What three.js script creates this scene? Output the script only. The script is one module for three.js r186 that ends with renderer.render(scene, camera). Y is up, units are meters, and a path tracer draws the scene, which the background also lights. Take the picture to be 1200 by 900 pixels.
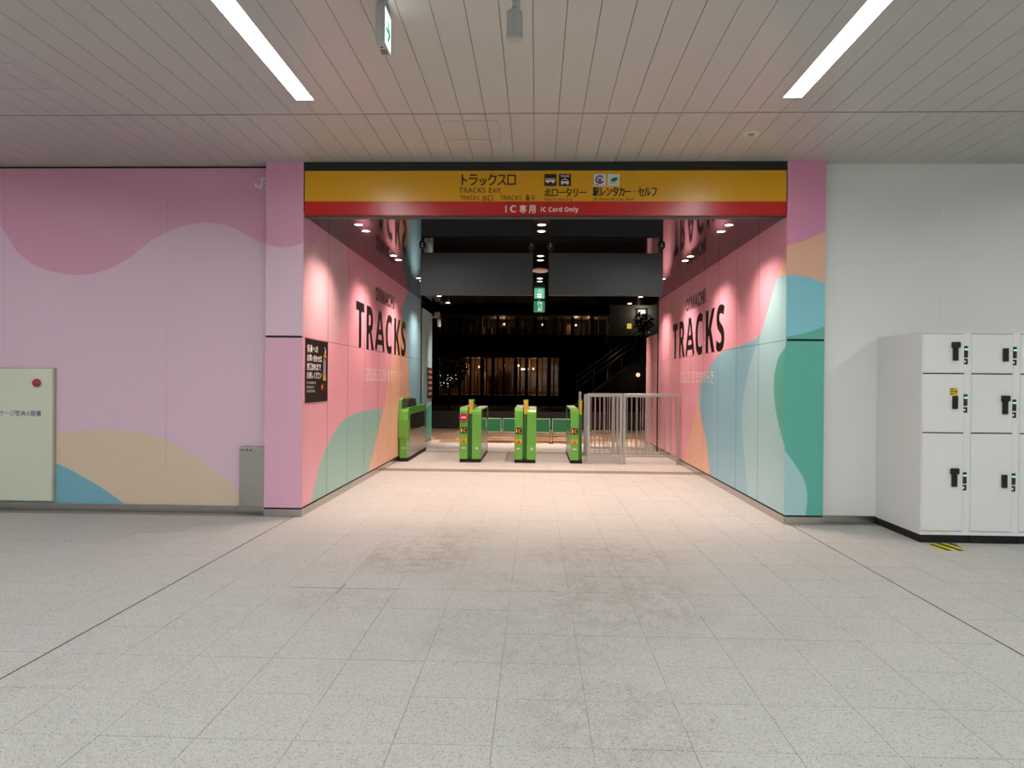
import * as THREE from 'three';
import { RoundedBoxGeometry } from 'three/addons/geometries/RoundedBoxGeometry.js';
import { mergeGeometries } from 'three/addons/utils/BufferGeometryUtils.js';
import { RectAreaLightUniformsLib } from 'three/addons/lights/RectAreaLightUniformsLib.js';

// ---------------------------------------------------------------- camera, sky, main lights, exposure
const scene = new THREE.Scene();
const camera = new THREE.PerspectiveCamera(56.93, 1200 / 900, 0.05, 200);
camera.position.set(0, 1.5, 7.672);
camera.rotation.order = 'YXZ';
camera.rotation.set(-0.0029, 0.0341, 0.0087);
scene.background = new THREE.Color(0x030304);           // night sky
const renderer = new THREE.WebGLRenderer({ antialias: true });
renderer.toneMapping = THREE.LinearToneMapping;
renderer.toneMappingExposure = 1.0;
renderer.shadowMap.enabled = true;
RectAreaLightUniformsLib.init();
const HALL_L = 38, HALL_COL = new THREE.Color(0.97, 1.0, 0.99);     // ceiling strip lamps of the hall
const SPOT_I = 12.4, SPOT_COL = new THREE.Color(1.0, 0.75, 0.635);    // warm recessed downlights of the passage

// ---------------------------------------------------------------- measures (metres; z = 0 is the front plane of the portal)
const XL = -2.559, XR = 2.666, XLo = -2.977, XRo = 3.076;
const H = 3.89, HP = 3.30, HM = 1.975, ZW = -0.15, ZEND = -7.95, ZFAR = -9.62, ZBACK = 13.2, XS = 9.0;

// ---------------------------------------------------------------- helpers
let seed = 1234567;
const rnd = () => { seed = (seed * 1664525 + 1013904223) >>> 0; return seed / 4294967296; };
const rr = (a, b) => a + (b - a) * rnd();
const taken = {};
const numbered = (n) => { taken[n] = (taken[n] ?? -1) + 1; return taken[n] ? `${n}_${String(taken[n]).padStart(3, '0')}` : n; };
const bx = (x0, x1, y0, y1, z0, z1) => { const g = new THREE.BoxGeometry(Math.abs(x1 - x0), Math.abs(y1 - y0), Math.abs(z1 - z0)); g.translate((x0 + x1) / 2, (y0 + y1) / 2, (z0 + z1) / 2); return g; };
const rbx = (x0, x1, y0, y1, z0, z1, r = 0.008, s = 2) => { const g = new RoundedBoxGeometry(Math.abs(x1 - x0), Math.abs(y1 - y0), Math.abs(z1 - z0), s, r); g.translate((x0 + x1) / 2, (y0 + y1) / 2, (z0 + z1) / 2); return g; };
const cyl = (r0, r1, h, x, y, z, n = 24) => { const g = new THREE.CylinderGeometry(r0, r1, h, n); g.translate(x, y, z); return g; };
const merge = (a) => mergeGeometries(a.map((g) => { const q = g.index ? g.toNonIndexed() : g; for (const k of Object.keys(q.attributes)) if (!['position', 'normal', 'uv'].includes(k)) q.deleteAttribute(k); return q; }));
const bar = (a, b, r, n = 8) => { const A = new THREE.Vector3(...a), B = new THREE.Vector3(...b), d = B.clone().sub(A), g = new THREE.CylinderGeometry(r, r, d.length(), n); g.applyQuaternion(new THREE.Quaternion().setFromUnitVectors(new THREE.Vector3(0, 1, 0), d.clone().normalize())); g.translate(...A.add(B).multiplyScalar(0.5).toArray()); return g; };
function part(name, geo, mat, parent, label) {
  const m = new THREE.Mesh(Array.isArray(geo) ? merge(geo) : geo, mat); m.name = name; m.castShadow = m.receiveShadow = true; parent.add(m);
  if (label) m.userData.label = label; return m;
}
function thing(name, label, category, group, pos = [0, 0, 0], turn = 0) {
  const o = new THREE.Group(); o.name = numbered(name); o.position.set(...pos); o.rotation.y = turn; o.userData = { label, category };
  if (group) o.userData.group = group; scene.add(o); return o;
}
function struct(name, label, category) { const o = thing(name, label, category); o.userData.kind = 'structure'; return o; }
function solo(name, geo, mat, label, category, group) {
  const m = part(numbered(name), geo, mat, scene); m.userData = { label, category }; if (group) m.userData.group = group; return m;
}
const lin = (r, g, b) => new THREE.Color().setRGB(r, g, b);
const std = (color, roughness = 0.6, metalness = 0, o = {}) => new THREE.MeshStandardMaterial({ color, roughness, metalness, ...o });
const phy = (color, roughness, o = {}) => new THREE.MeshPhysicalMaterial({ color, roughness, ...o });
const glow = (color, k) => new THREE.MeshStandardMaterial({ color: 0x101010, emissive: color, emissiveIntensity: k, roughness: 0.5 });

// ---------------------------------------------------------------- computed textures
function canvasTex(w, h, draw) {
  const c = document.createElement('canvas'); c.width = w; c.height = h; const x = c.getContext('2d'); x.lineCap = 'round'; x.lineJoin = 'round'; draw(x, w, h);
  const t = new THREE.CanvasTexture(c); t.colorSpace = THREE.SRGBColorSpace; t.magFilter = THREE.LinearFilter; t.anisotropy = 8; return t;
}
function grid(n) { const a = new Float32Array(n * n); for (let i = 0; i < a.length; i++) a[i] = rnd(); return a; }
function noise2(a, n, x, y) {                       // tiling value noise
  x = ((x % n) + n) % n; y = ((y % n) + n) % n; const i = Math.floor(x), j = Math.floor(y), fx = x - i, fy = y - j, i1 = (i + 1) % n, j1 = (j + 1) % n;
  const sx = fx * fx * (3 - 2 * fx), sy = fy * fy * (3 - 2 * fy);
  return (a[j * n + i] * (1 - sx) + a[j * n + i1] * sx) * (1 - sy) + (a[j1 * n + i] * (1 - sx) + a[j1 * n + i1] * sx) * sy;
}
const G16 = grid(16), G64 = grid(64), G256 = grid(256);
function dataTex(n, fn, srgb = true) {
  const d = new Uint8Array(n * n * 4);
  for (let j = 0; j < n; j++) for (let i = 0; i < n; i++) { const c = fn(i / n, j / n), k = (j * n + i) * 4; for (let q = 0; q < 3; q++) d[k + q] = Math.max(0, Math.min(255, c[q] ?? c[0])); d[k + 3] = 255; }
  const t = new THREE.DataTexture(d, n, n, THREE.RGBAFormat); t.wrapS = t.wrapT = THREE.RepeatWrapping; t.magFilter = THREE.LinearFilter; t.minFilter = THREE.LinearMipmapLinearFilter; t.generateMipmaps = true; t.anisotropy = 8;
  if (srgb) t.colorSpace = THREE.SRGBColorSpace; t.needsUpdate = true; return t;
}
// terrazzo: u = (x + 4) / 8, v = (z + 1) / 8; scuffed dirt where the photograph shows it
const STAINS = [[-1.0, 1.6, 0.55, 0.75, 1], [-0.75, 0.75, 0.4, 0.5, 0.7], [-1.3, 2.9, 0.5, 0.35, 0.45], [0.6, 1.5, 0.75, 0.6, 0.8], [0.6, 2.7, 0.7, 1.0, 0.75], [0.0, 3.4, 0.8, 0.7, 0.5], [0.35, 4.5, 0.5, 0.5, 0.6], [-0.3, 2.4, 0.5, 0.4, 0.4], [1.6, 3.4, 0.5, 0.3, 0.25], [-2.6, 4.2, 0.4, 0.3, 0.35], [0.1, 5.2, 0.6, 0.3, 0.5]];
function terrazzo(u, v, dirt) {
  const p = noise2(G16, 16, u * 16, v * 16) * 0.5 + noise2(G64, 64, u * 64 + 7, v * 64) * 0.5;
  let b = 181 + (p - 0.5) * 8, r = rnd();
  if (r < 0.075) b -= rr(22, 85); else if (r < 0.2) b += rr(6, 20); else b += rr(-8, 8);
  let c = [b, b - 1.5, b - 6];
  if (dirt) {
    const x = u * 8 - 4, z = v * 8 - 1; let s = 0;
    for (const [sx, sz, a, q, k] of STAINS) { const e = ((x - sx) / a) ** 2 + ((z - sz) / q) ** 2; if (e < 1) s = Math.max(s, k * Math.min(1, (1 - e) * 1.6)); }
    if (s > 0) { const f = noise2(G64, 64, u * 128, v * 96) * 0.5 + noise2(G256, 256, u * 512, v * 400) * 0.5, t = s * Math.max(0, Math.min(1, (f - 0.3) * 2)); c = [c[0] * (1 - 0.11 * t), c[1] * (1 - 0.13 * t), c[2] * (1 - 0.155 * t)]; }
    const cx = Math.abs(x + 1.395), cz = Math.abs(z - 2.6);                 // dark grimy joint crossing
    if ((cz < 0.006 && x > -1.75 && x < -0.98) || (cx < 0.007 && z > 2.5 && z < 2.73)) c = c.map((q) => q * 0.7);
  }
  return c;
}
const floorTex = dataTex(2048, (u, v) => terrazzo(u, v, true)), floorTexClean = dataTex(2048, (u, v) => terrazzo(u, v, false));
const roughTex = dataTex(512, (u, v) => { const p = noise2(G64, 64, u * 64, v * 64) * 0.6 + noise2(G256, 256, u * 256, v * 256) * 0.4; return [110 + p * 90]; }, false);
const brushTex = dataTex(512, (u, v) => [150 + 60 * noise2(G256, 256, u * 6, v * 256) + 30 * rnd()], false);

// ---------------------------------------------------------------- materials
const M = {
  tile: std(0xffffff, 0.62, 0, { map: floorTex }), tileClean: std(0xffffff, 0.6, 0, { map: floorTexClean }),
  tileDark: std(0xb3a89e, 0.6, 0, { map: floorTexClean }), grout: std(0x8f8b84, 0.9), groutDark: std(0x3a3732, 0.9),
  slat: phy(lin(0.47, 0.465, 0.44), 0.31, { ior: 1.75 }), slatBack: std(0x121212, 0.9), wallWhite: std(lin(0.81, 0.825, 0.81), 0.42), wallJoint: std(lin(0.85, 0.86, 0.85), 0.5),
  plain: std(lin(0.66, 0.66, 0.64), 0.7), steel: std(lin(0.50, 0.48, 0.45), 0.32, 1, { roughnessMap: brushTex }), steelBright: std(lin(0.52, 0.50, 0.47), 0.3, 1),
  black: std(0x0c0c0d, 0.45), blackGloss: phy(0x050506, 0.06, { ior: 1.55 }), gap: std(0x151214, 0.8), rubber: std(0x050505, 0.7),
  strip: glow(0xffffff, 3.2), troughWhite: std(lin(0.8, 0.8, 0.8), 0.4), lens: glow(lin(1.0, 0.93, 0.85), 5), trimGrey: std(0x6a6865, 0.4),
  locker: std(lin(0.79, 0.80, 0.805), 0.38), lockerGap: std(0x35383a, 0.7), cream: std(lin(0.70, 0.72, 0.59), 0.4), red: phy(0xa80d0d, 0.15, { clearcoat: 1 }),
  display: std(lin(0.028, 0.03, 0.033), 0.33), green: phy(lin(0.125, 0.42, 0.04), 0.3, { clearcoat: 0.5 }), greenDeep: std(lin(0.03, 0.16, 0.03), 0.45), yellow: std(lin(0.62, 0.42, 0.04), 0.4),
  silver: std(lin(0.55, 0.58, 0.62), 0.3, 0.6), barrier: std(lin(0.004, 0.085, 0.025), 0.5), barrierFrame: std(lin(0.25, 0.42, 0.30), 0.4), glassDark: phy(0x07080a, 0.08, { clearcoat: 1 }),
  greyPlastic: std(lin(0.42, 0.43, 0.42), 0.45), white: std(lin(0.72, 0.72, 0.72), 0.45), concrete: std(0x2b2a2a, 0.8), dark: std(0x0d0c0c, 0.7), wood: std(lin(0.30, 0.17, 0.08), 0.55), woodDark: std(lin(0.11, 0.06, 0.03), 0.6),
  glass: new THREE.MeshPhysicalMaterial({ color: 0xffffff, roughness: 0.02, transmission: 1, thickness: 0, ior: 1.45 }), bark: std(0x1c1511, 0.9), leaf: std(lin(0.03, 0.05, 0.02), 0.7),
};

// ---------------------------------------------------------------- stroke lettering for Japanese and Korean signs (10 x 10 box)
const K = {
  'ト': '3.5,.5 3.5,9.5|3.5,4 8,6', 'ラ': '2,1 8,1|1,3.8 8.7,3.8 8,6 6,8.3 3,9.5', 'ッ': '2.2,5 3,6.8|4.8,4.6 5.5,6.3|8,4.8 7.5,7 6,8.7 3.8,9.6', 'ク': '3.8,.5 3,2.6 1,5|3.3,2 8.6,2 8,5 6,8 2.5,9.6',
  'ス': '1.6,1.3 7.8,1.3 7,4 4.5,7.2 1,9.4|5.6,5.8 9,9.3', '口': '1.2,1.2 8.8,1.2 8.8,9 1.2,9 1.2,1.2', 'ロ': '1.4,1.6 8.6,1.6 8.6,8.8 1.4,8.8 1.4,1.6', 'ー': '.8,5 9.2,5', 'タ': '4,.5 3,2.8 1,5|3.4,2 8.6,2 8,5 6,8 2.4,9.6|3.4,4.6 7,7',
  'リ': '2.6,1 2.6,6|7.4,.8 7.4,5 6.4,7.8 3.8,9.6', 'レ': '2.4,1 2.4,9 5.5,7.6 9,4.5', 'ン': '1.5,1.8 4.2,3.6|1.6,9 5,7.8 7.5,5.5 9,2.4', 'カ': '1,2.8 8.6,2.8 8.2,7 7.2,9.2 5.4,8.8|4.6,.6 4.3,4.5 3,7.5 .9,9.5', '・': '4.8,5 5.2,5',
  'セ': '.8,4.4 9,3 8.3,5 6.6,6.6|3.6,.8 3.6,8.2 4.4,9.2 8.6,9.2', 'ル': '2.8,1.4 2.7,5 .8,9.2|5.6,1 5.6,9 7.8,7.6 9.4,5.2', 'フ': '1.2,1.6 8.6,1.6 8,5 6,7.8 2.6,9.6', 'パ': '3,3 2.6,5.6 .8,8.8|5.6,2.6 7.6,5.4 8.8,8.8|8.2,.6 9.2,1.2 8.6,2.2 7.6,1.6 8.2,.6',
  'ケ': '3.2,.6 2.6,3 .9,5.2|2.8,3 9,3|6.2,3 6,6 4.8,8.2 3,9.6', 'ジ': '1.8,1.6 4.2,2.8|1.2,4.2 3.6,5.4|1.4,9 5,8 7.6,6 9,3.6|6.2,.8 7,2.2|8,.4 8.8,1.8', '北': '.8,3.8 3.6,3.8|3.8,.8 3.8,9.4|.6,8.2 3.8,7|6.2,.8 6.2,8.4 6.8,9.2 9.2,9.2 9.4,7.6|9,2.6 6.2,4.4',
  '駅': '1,1 1,5.8 4.4,5.8 4,9 3,9.3|1,1 4.2,1|1,2.6 4,2.6|1,4.2 4,4.2|2.6,1 2.6,5.8|.6,7.4 .5,8.8|1.6,7.4 1.7,8.6|2.6,7.2 2.8,8.2|5.6,1.2 9,1.2 9,4.2 5.6,4.2|5.6,1.2 5.6,5 5.2,7.5 4.6,9.5|7.2,4.2 8,7 9.6,9.4',
  '専': '1,1.6 9,1.6|2.2,2.6 7.8,2.6 7.8,5.4 2.2,5.4 2.2,2.6|2.2,4 7.8,4|5,.5 5,5.4|.8,6.8 9.2,6.8|6.6,5.6 6.6,9 5.8,9.5 4.6,9.3|2.6,7.6 3.6,8.8', '用': '2,1 2,6 .9,9.4|2,1 8.4,1 8.4,9 7.2,9.2|2,3.6 8.4,3.6|2,6.2 8.4,6.2|5.2,1 5.2,9.4',
  '出': '5,.5 5,9|2,1.8 2,4.4 8,4.4 8,1.8|1.2,5.8 1.2,9 8.8,9 8.8,5.8', '출': '4,.6 6,.6|2.5,1.8 7.5,1.8|5,1.8 2.6,3.8|5,2 7.4,3.8|1,4.8 9,4.8|5,4.8 5,6|2.5,6.2 7.5,6.2 7.5,7.7 2.5,7.7 2.5,9.3 7.7,9.3', '구': '2.4,1.4 7.6,1.4 7.4,4.4|1,6 9,6|5,6 5,9.5',
  '型': '1,1.2 5.6,1.2|.8,3 5.8,3|2.4,1.2 2.2,3.6 1,5|4.4,1.2 4.4,5|6.8,1.2 6.8,3.8|8.8,.8 8.8,4.8 7.8,5|2,6.8 8,6.8|5,5.4 5,9.2|.8,9.2 9.2,9.2', '消': '1,1.2 2.2,2|.6,3.8 1.8,4.6|.8,9 2.4,6|6.2,.6 6.2,3.6|3.8,1.2 4.6,2.8|8.8,1.2 7.8,2.8|4,9.4 4,4 8.6,4 8.6,9 7.6,9.3|4,5.6 8.6,5.6|4,7.2 8.6,7.2',
  '火': '5,.8 5,4.5 3.6,7.4 1,9.4|5,5 6.6,7.6 9,9.4|2,3 2.8,5|8.2,2.6 7,4.8', '設': '1,1 3.6,1|.6,2.4 4.2,2.4|1,3.8 3.6,3.8|1,5.2 3.6,5.2|1.1,6.6 3.6,6.6 3.6,9.2 1.1,9.2 1.1,6.6|5.6,1 5.6,2.8 4.8,4.2|5.6,1 8.2,1 8.2,3.4 9.4,3.8|5,5.2 8.8,5.2 7.4,7.6 4.8,9.5|5.6,6 7,8 9.4,9.5',
  '備': '2.4,.8 .8,4.2|1.8,3 1.8,9.5|3.2,1.8 9.4,1.8|5,.6 5,2.8|7.4,.6 7.4,2.8|3.2,3.4 9.4,3.4|4.2,3.4 4,7 3.2,9.4|4.8,4.8 8.8,4.8 8.8,9.2 8,9.3|4.8,4.8 4.8,9.4|4.8,6.2 8.8,6.2|4.8,7.6 8.8,7.6|6.8,4.8 6.8,9.3',
  'ま': '1.8,2 8.2,2|1.8,4.2 8.2,4.2|5.2,.6 5.2,8 4.2,9.2 2.6,9.2 2,8.2 3,7.2 5.2,7.2 8.6,9', 'ち': '1.4,2.2 8.4,2.2|4.2,.6 3,5.4 5,4.4 7.2,4.6 8.2,6.4 7,8.6 3.6,9.4', 'び': '1,2 4.2,1.6 2.2,4.6 2,7.4 3.4,9.2 5.4,8.8 6.6,6 6.4,2 7.4,4.2 9,5.6|7.6,.6 8.2,1.8|9,.2 9.6,1.4',
  'ら': '3.6,.8 6.2,1.8|3,3 2.6,6.6 5,5 7.4,5.4 8,7.2 6.6,9 3.6,9.5', 'き': '1.8,2.2 8,1.8|1.6,4.4 8.4,4|4,.6 7,6.4|2.6,6.6 2.6,8.4 4,9.4 7.2,9.4', '係': '2.4,.8 .8,4.2|1.8,3 1.8,9.5|9,.8 4.4,1.8|6.4,1.6 4.6,3.4 7.4,3.6 4.2,5.8 9,5.6|6.6,5.8 6.6,9.5|5,7 3.8,8.8|8,7 9.4,8.8',
  '員': '3,.8 7,.8 7,2.4 3,2.4 3,.8|2.2,3.4 7.8,3.4 7.8,7.6 2.2,7.6 2.2,3.4|2.2,4.8 7.8,4.8|2.2,6.2 7.8,6.2|3.8,7.8 1.2,9.4|6.2,7.8 8.8,9.4', 'へ': '.8,6 3.8,3 9.2,8', 'の': '5.2,2 4.6,5.6 3,8 1.4,6.6 1.8,4 4,2 6.6,2 8.6,4 8.4,7 6,9',
  'お': '1.2,3 6,3|3.6,.8 3.6,8.6 2,9 1,7.6 3.6,5.4 7,5 8.6,6.8 7.6,8.6 5.6,9|7.4,1.8 9,3.2', '問': '1.2,1 1.2,9.4|1.2,1 4.2,1 4.2,3.8 1.2,3.8|1.2,2.4 4.2,2.4|8.8,9.2 8.8,1 5.8,1 5.8,3.8 8.8,3.8|5.8,2.4 8.8,2.4|3.4,5.4 6.6,5.4 6.6,8 3.4,8 3.4,5.4', 'い': '1.8,2 2,6.6 3.6,8.8 4.8,7|7.4,2.4 8.8,6.4',
  '合': '5,.6 1,4.4|5,.6 9,4.4|3,4.4 7,4.4|2.6,6 7.4,6 7.4,9.2 2.6,9.2 2.6,6', 'わ': '3,.8 3,9.4|1,3 4.4,2.6 1,7.4 5,4 8,4.4 8.8,6.4 7.6,8.6 5.6,9.2', 'せ': '.8,4.2 9.2,3.8|6.8,1 6.6,6.2 5.2,6.2|3,1.6 3,7.6 4.4,9 8.4,9', 'は': '2,1 1.6,5 2,9|4.4,3.2 9.2,3|7,.8 7,8 5.8,9.2 4.4,8.4 5.2,7.2 7,7.4 9,9',
  '西': '.8,1.4 9.2,1.4|1.6,3.6 8.4,3.6 8.4,9.2 1.6,9.2 1.6,3.6|4,1.4 4,4.8 2.6,6.8|6,1.4 6,6.2 8.2,6.4', '改': '1,1.6 4.2,1.6 4.2,4.6 1.2,4.6 1.2,9 4.4,7.6|6.4,.8 5,4.4|6,2.8 9.4,2.8|8.6,2.8 7.4,6.6 4.8,9.4|6,4.4 7.4,7.4 9.6,9.4', '札': '.8,3 5,3|3,.8 3,9.4|3,3.6 .8,6.8|3,4 4.8,6|6.4,1 6.4,8.4 7.4,9.2 9,9.2 9.4,7.6',
  'で': '1,2 8.6,1.6 5.2,3.8 4.6,6.6 6,8.8 8,9.2|7,4.4 7.8,5.6|8.4,3.8 9.2,5', '越': '1.6,2 4.8,2|3.2,.8 3.2,7|1,4 5.2,4|3.2,5.6 5,5.6|2,5.4 1.8,7.6 .8,9.4|1.8,7 4,9 9.4,9.2|5.6,2.4 9.4,2.4|6,2.4 6,7 7.4,6|7.6,.8 8,5.4 9.4,7.4|9.2,4 7.4,7', 'し': '3,1 3,7 4.2,9 6.4,8.8 8.4,6.6',
  'く': '7,1 3,5 7.2,9.2', 'だ': '1,2.8 5.4,2.6|3.6,.8 1.2,9|4.8,5 8,4.8|4.6,7.4 5.4,8.8 8.6,8.8|7.4,1.4 8,2.8|8.8,.8 9.4,2.2', 'さ': '1.6,3 8.4,2.6|4.4,.8 7.4,6.2|2.6,6.4 3,8.6 5,9.4 7.4,9.2',
};
function jp(x, s, x0, y0, w, h, color, weight = 0.12) {        // s drawn in boxes w wide and h high from the upper left corner x0, y0
  x.strokeStyle = color; x.lineWidth = weight * h;
  [...s].forEach((ch, i) => { for (const st of (K[ch] ?? '').split('|')) { x.beginPath(); st.split(' ').forEach((p, j) => { const [a, b] = p.split(',').map(Number); x[j ? 'lineTo' : 'moveTo'](x0 + (i + a / 10) * w, y0 + b / 10 * h); }); x.stroke(); } });
}
function latin(x, s, x0, y0, w, h, color, font = 'bold', heavy = 0) {      // s stretched so that its capitals fill the box
  s = s.replaceAll('I', 'l');                                  // plain bar for the capital I
  x.save(); x.font = `${font} 100px sans-serif`; const m = x.measureText(s); x.translate(x0, y0 + h); x.scale(w / m.width, h / 71.5); x.fillStyle = x.strokeStyle = color; x.textBaseline = 'alphabetic'; x.fillText(s, 0, 0); if (heavy) { x.lineWidth = heavy; x.strokeText(s, 0, 0); } x.restore();
}
function curve(x, pts, rest) {                                 // region: smooth curve through pts, then straight through rest
  const c = new THREE.CatmullRomCurve3(pts.map(([a, b]) => new THREE.Vector3(a, b, 0)), false, 'centripetal').getPoints(pts.length * 12);
  x.beginPath(); c.forEach((p, i) => x[i ? 'lineTo' : 'moveTo'](p.x, p.y)); rest.forEach(([a, b]) => x.lineTo(a, b)); x.closePath();
}
function region(x, color, pts, rest, grainy = 0, tint) {
  curve(x, pts, rest); x.fillStyle = color; x.fill();
  if (grainy) {                                                // speckled print
    x.save(); x.clip(); const xs = [...pts, ...rest].map((p) => p[0]), ys = [...pts, ...rest].map((p) => p[1]), a = Math.max(0, Math.min(...xs)), b = Math.min(x.canvas.width, Math.max(...xs)), c = Math.max(0, Math.min(...ys)), d = Math.min(x.canvas.height, Math.max(...ys)), n = (b - a) * (d - c) / 7;
    for (let i = 0; i < n; i++) { x.fillStyle = tint[i % tint.length]; x.globalAlpha = rr(0.1, grainy); const s = rr(1, 2.4); x.fillRect(rr(a, b), rr(c, d), s, s); } x.restore();
  }
}
function jrMark(x, x0, y0, w, h, color, k) {                   // rounded two-letter railway mark with a tiny line below
  x.strokeStyle = color; x.lineWidth = k; x.lineCap = 'butt';
  const P = (a, b) => [x0 + a * w, y0 + b * h];
  x.beginPath(); x.moveTo(...P(0, 0.42)); x.lineTo(...P(0, 0.6)); x.quadraticCurveTo(...P(0, 0.8), ...P(0.14, 0.8)); x.lineTo(...P(0.28, 0.8)); x.quadraticCurveTo(...P(0.42, 0.8), ...P(0.42, 0.6)); x.lineTo(...P(0.42, 0.2)); x.quadraticCurveTo(...P(0.42, 0), ...P(0.56, 0)); x.lineTo(...P(0.86, 0)); x.quadraticCurveTo(...P(1, 0), ...P(1, 0.2)); x.quadraticCurveTo(...P(1, 0.4), ...P(0.86, 0.4)); x.lineTo(...P(0.66, 0.4)); x.lineTo(...P(1, 0.82)); x.stroke();
  x.beginPath(); x.moveTo(...P(0.2, 1)); x.lineTo(...P(0.8, 1)); x.lineWidth = k * 0.4; x.stroke(); x.lineCap = 'round';
}
const C = { pink: '#eea8b9', deep: '#dda1bd', pale: '#e0b3bc', lilac: '#e2c2d5', lilac2: '#e2aec6', teal: '#8fc3d6', blue: '#7cb5c8', blue2: '#87ceda', mint: '#96c4ba', peach: '#eebba0', sand: '#dfc9b1', green: '#60b8a8', aqua: '#a8d4da' };
function tracksLogo(x, x0, x1, yTop, yBot, ink) {              // TRACKS with a double-barred A
  const gaps = [0, 0.145, 0.315, 0.505, 0.68, 0.86], ws = [0.13, 0.145, 0.175, 0.15, 0.165, 0.14], W = x1 - x0, Hh = yBot - yTop;
  [...'TRACKS'].forEach((ch, i) => {
    const a = x0 + gaps[i] * W, w = ws[i] * W;
    if (ch !== 'A') latin(x, ch, a, yTop, w, Hh, ink, 'bold', 1.5);
    else {
      x.strokeStyle = ink; x.lineCap = 'butt'; x.lineJoin = 'miter'; x.lineWidth = Hh * 0.2; x.beginPath(); x.moveTo(a + w * 0.06, yBot); x.lineTo(a + w * 0.46, yTop); x.moveTo(a + w * 0.94, yBot); x.lineTo(a + w * 0.54, yTop); x.stroke();
      x.lineWidth = Hh * 0.13; for (const t of [0.52, 0.78]) { const q = 0.36 * (1 - t); x.beginPath(); x.moveTo(a + w * (0.06 + q), yTop + Hh * t); x.lineTo(a + w * (0.94 - q), yTop + Hh * t); x.stroke(); }
      x.lineCap = 'round'; x.lineJoin = 'round';
    }
  });
}
const WP = 9.62, PPM = 2048 / WP, TH = Math.round(3.3 * PPM);          // passage walls: canvas x along the wall, y down from 3.3 m
const printLeft = canvasTex(2048, TH, (x, w, h) => {
  const p = (l) => l.map(([z, y]) => [-z * PPM, (3.3 - y) * PPM]);
  x.fillStyle = C.pink; x.fillRect(0, 0, w, h);
  region(x, C.pale, p([[-1.56, 3.32], [-1.76, 3.06], [-1.85, 2.84], [-1.76, 2.5], [-1.45, 2.2], [-0.9, 2.03], [0.05, 1.98]]), p([[0.05, 3.32]]));
  region(x, C.pink, p([[-1.0, 3.32], [-1.2, 2.8], [-0.9, 2.4], [0.05, 2.35]]), p([[0.05, 1.95], [-1.3, 1.95], [-1.6, 2.3], [-1.55, 2.7], [-1.3, 3.32]]));
  region(x, C.pale, p([[-1.58, 3.32], [-1.77, 3.06], [-1.85, 2.84], [-1.8, 2.5], [-1.6, 2.2], [-1.2, 2.0]]), p([[0.05, 2.0], [0.05, 3.32]]));
  region(x, C.deep, p([[-0.66, 3.32], [-0.56, 3.18], [-0.43, 3.08], [-0.25, 3.01], [0.05, 2.96]]), p([[0.05, 3.32]]));
  region(x, C.peach, p([[-5.9, 3.0], [-5.62, 2.7], [-5.2, 2.4], [-4.95, 2.1], [-4.75, 1.75], [-4.38, 1.27], [-4.05, 0.95], [-3.63, 0.56], [-3.1, 0.1], [-2.9, -0.1]]), p([[-7, -0.1], [-7, 3]]));
  region(x, C.mint, p([[-0.25, -0.1], [-0.36, 0.12], [-0.66, 0.5], [-1.0, 0.72], [-1.49, 0.93], [-2.27, 1.03], [-3.09, 1.045], [-4.12, 1.03]]), p([[-3.63, 0.56], [-3.1, 0.1], [-2.9, -0.1]]));
  region(x, C.teal, p([[-6.45, 3.4], [-6.31, 3.22], [-5.8, 2.96], [-5.72, 2.7], [-6.12, 2.45], [-6.27, 2.1], [-6.47, 1.6], [-6.6, 1.2], [-6.75, 0.5], [-6.8, -0.1]]), p([[-10, -0.1], [-10, 3.4]]));
  region(x, C.aqua, p([[-7.97, 3.4], [-7.97, -0.1]]), p([[-10, -0.1], [-10, 3.4]]));
  region(x, C.green, p([[-8.0, 0.35], [-8.3, 0.72], [-9.0, 0.88], [-9.7, 0.96]]), p([[-9.7, -0.1], [-8, -0.1]]), 0.3, ['#3d9a80', '#7fd0b8']);
  const ink = '#141013', B = (z0, z1, y0, y1, f) => f(-z0 * PPM, -z1 * PPM, (3.3 - y1) * PPM, (3.3 - y0) * PPM);
  B(-2.27, -6.15, 1.985, 2.63, (a, b, t, u) => tracksLogo(x, a, b, t, u, ink));
  B(-3.48, -4.97, 2.785, 2.995, (a, b, t, u) => latin(x, 'OIMACHI', a, t, b - a, u - t, ink, 'bold', 4));
  B(-2.9, -5.75, 1.5, 1.69, (a, b, t, u) => { const q = (b - a) * 0.5; latin(x, '2026.3.28', a, t, q, u - t, '#f6e6e4', ''); jp(x, 'まちびらき', a + q + 12, t - 2, (b - a - q - 12) / 5, u - t + 4, '#f6e6e4', 0.11); });
});
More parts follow.
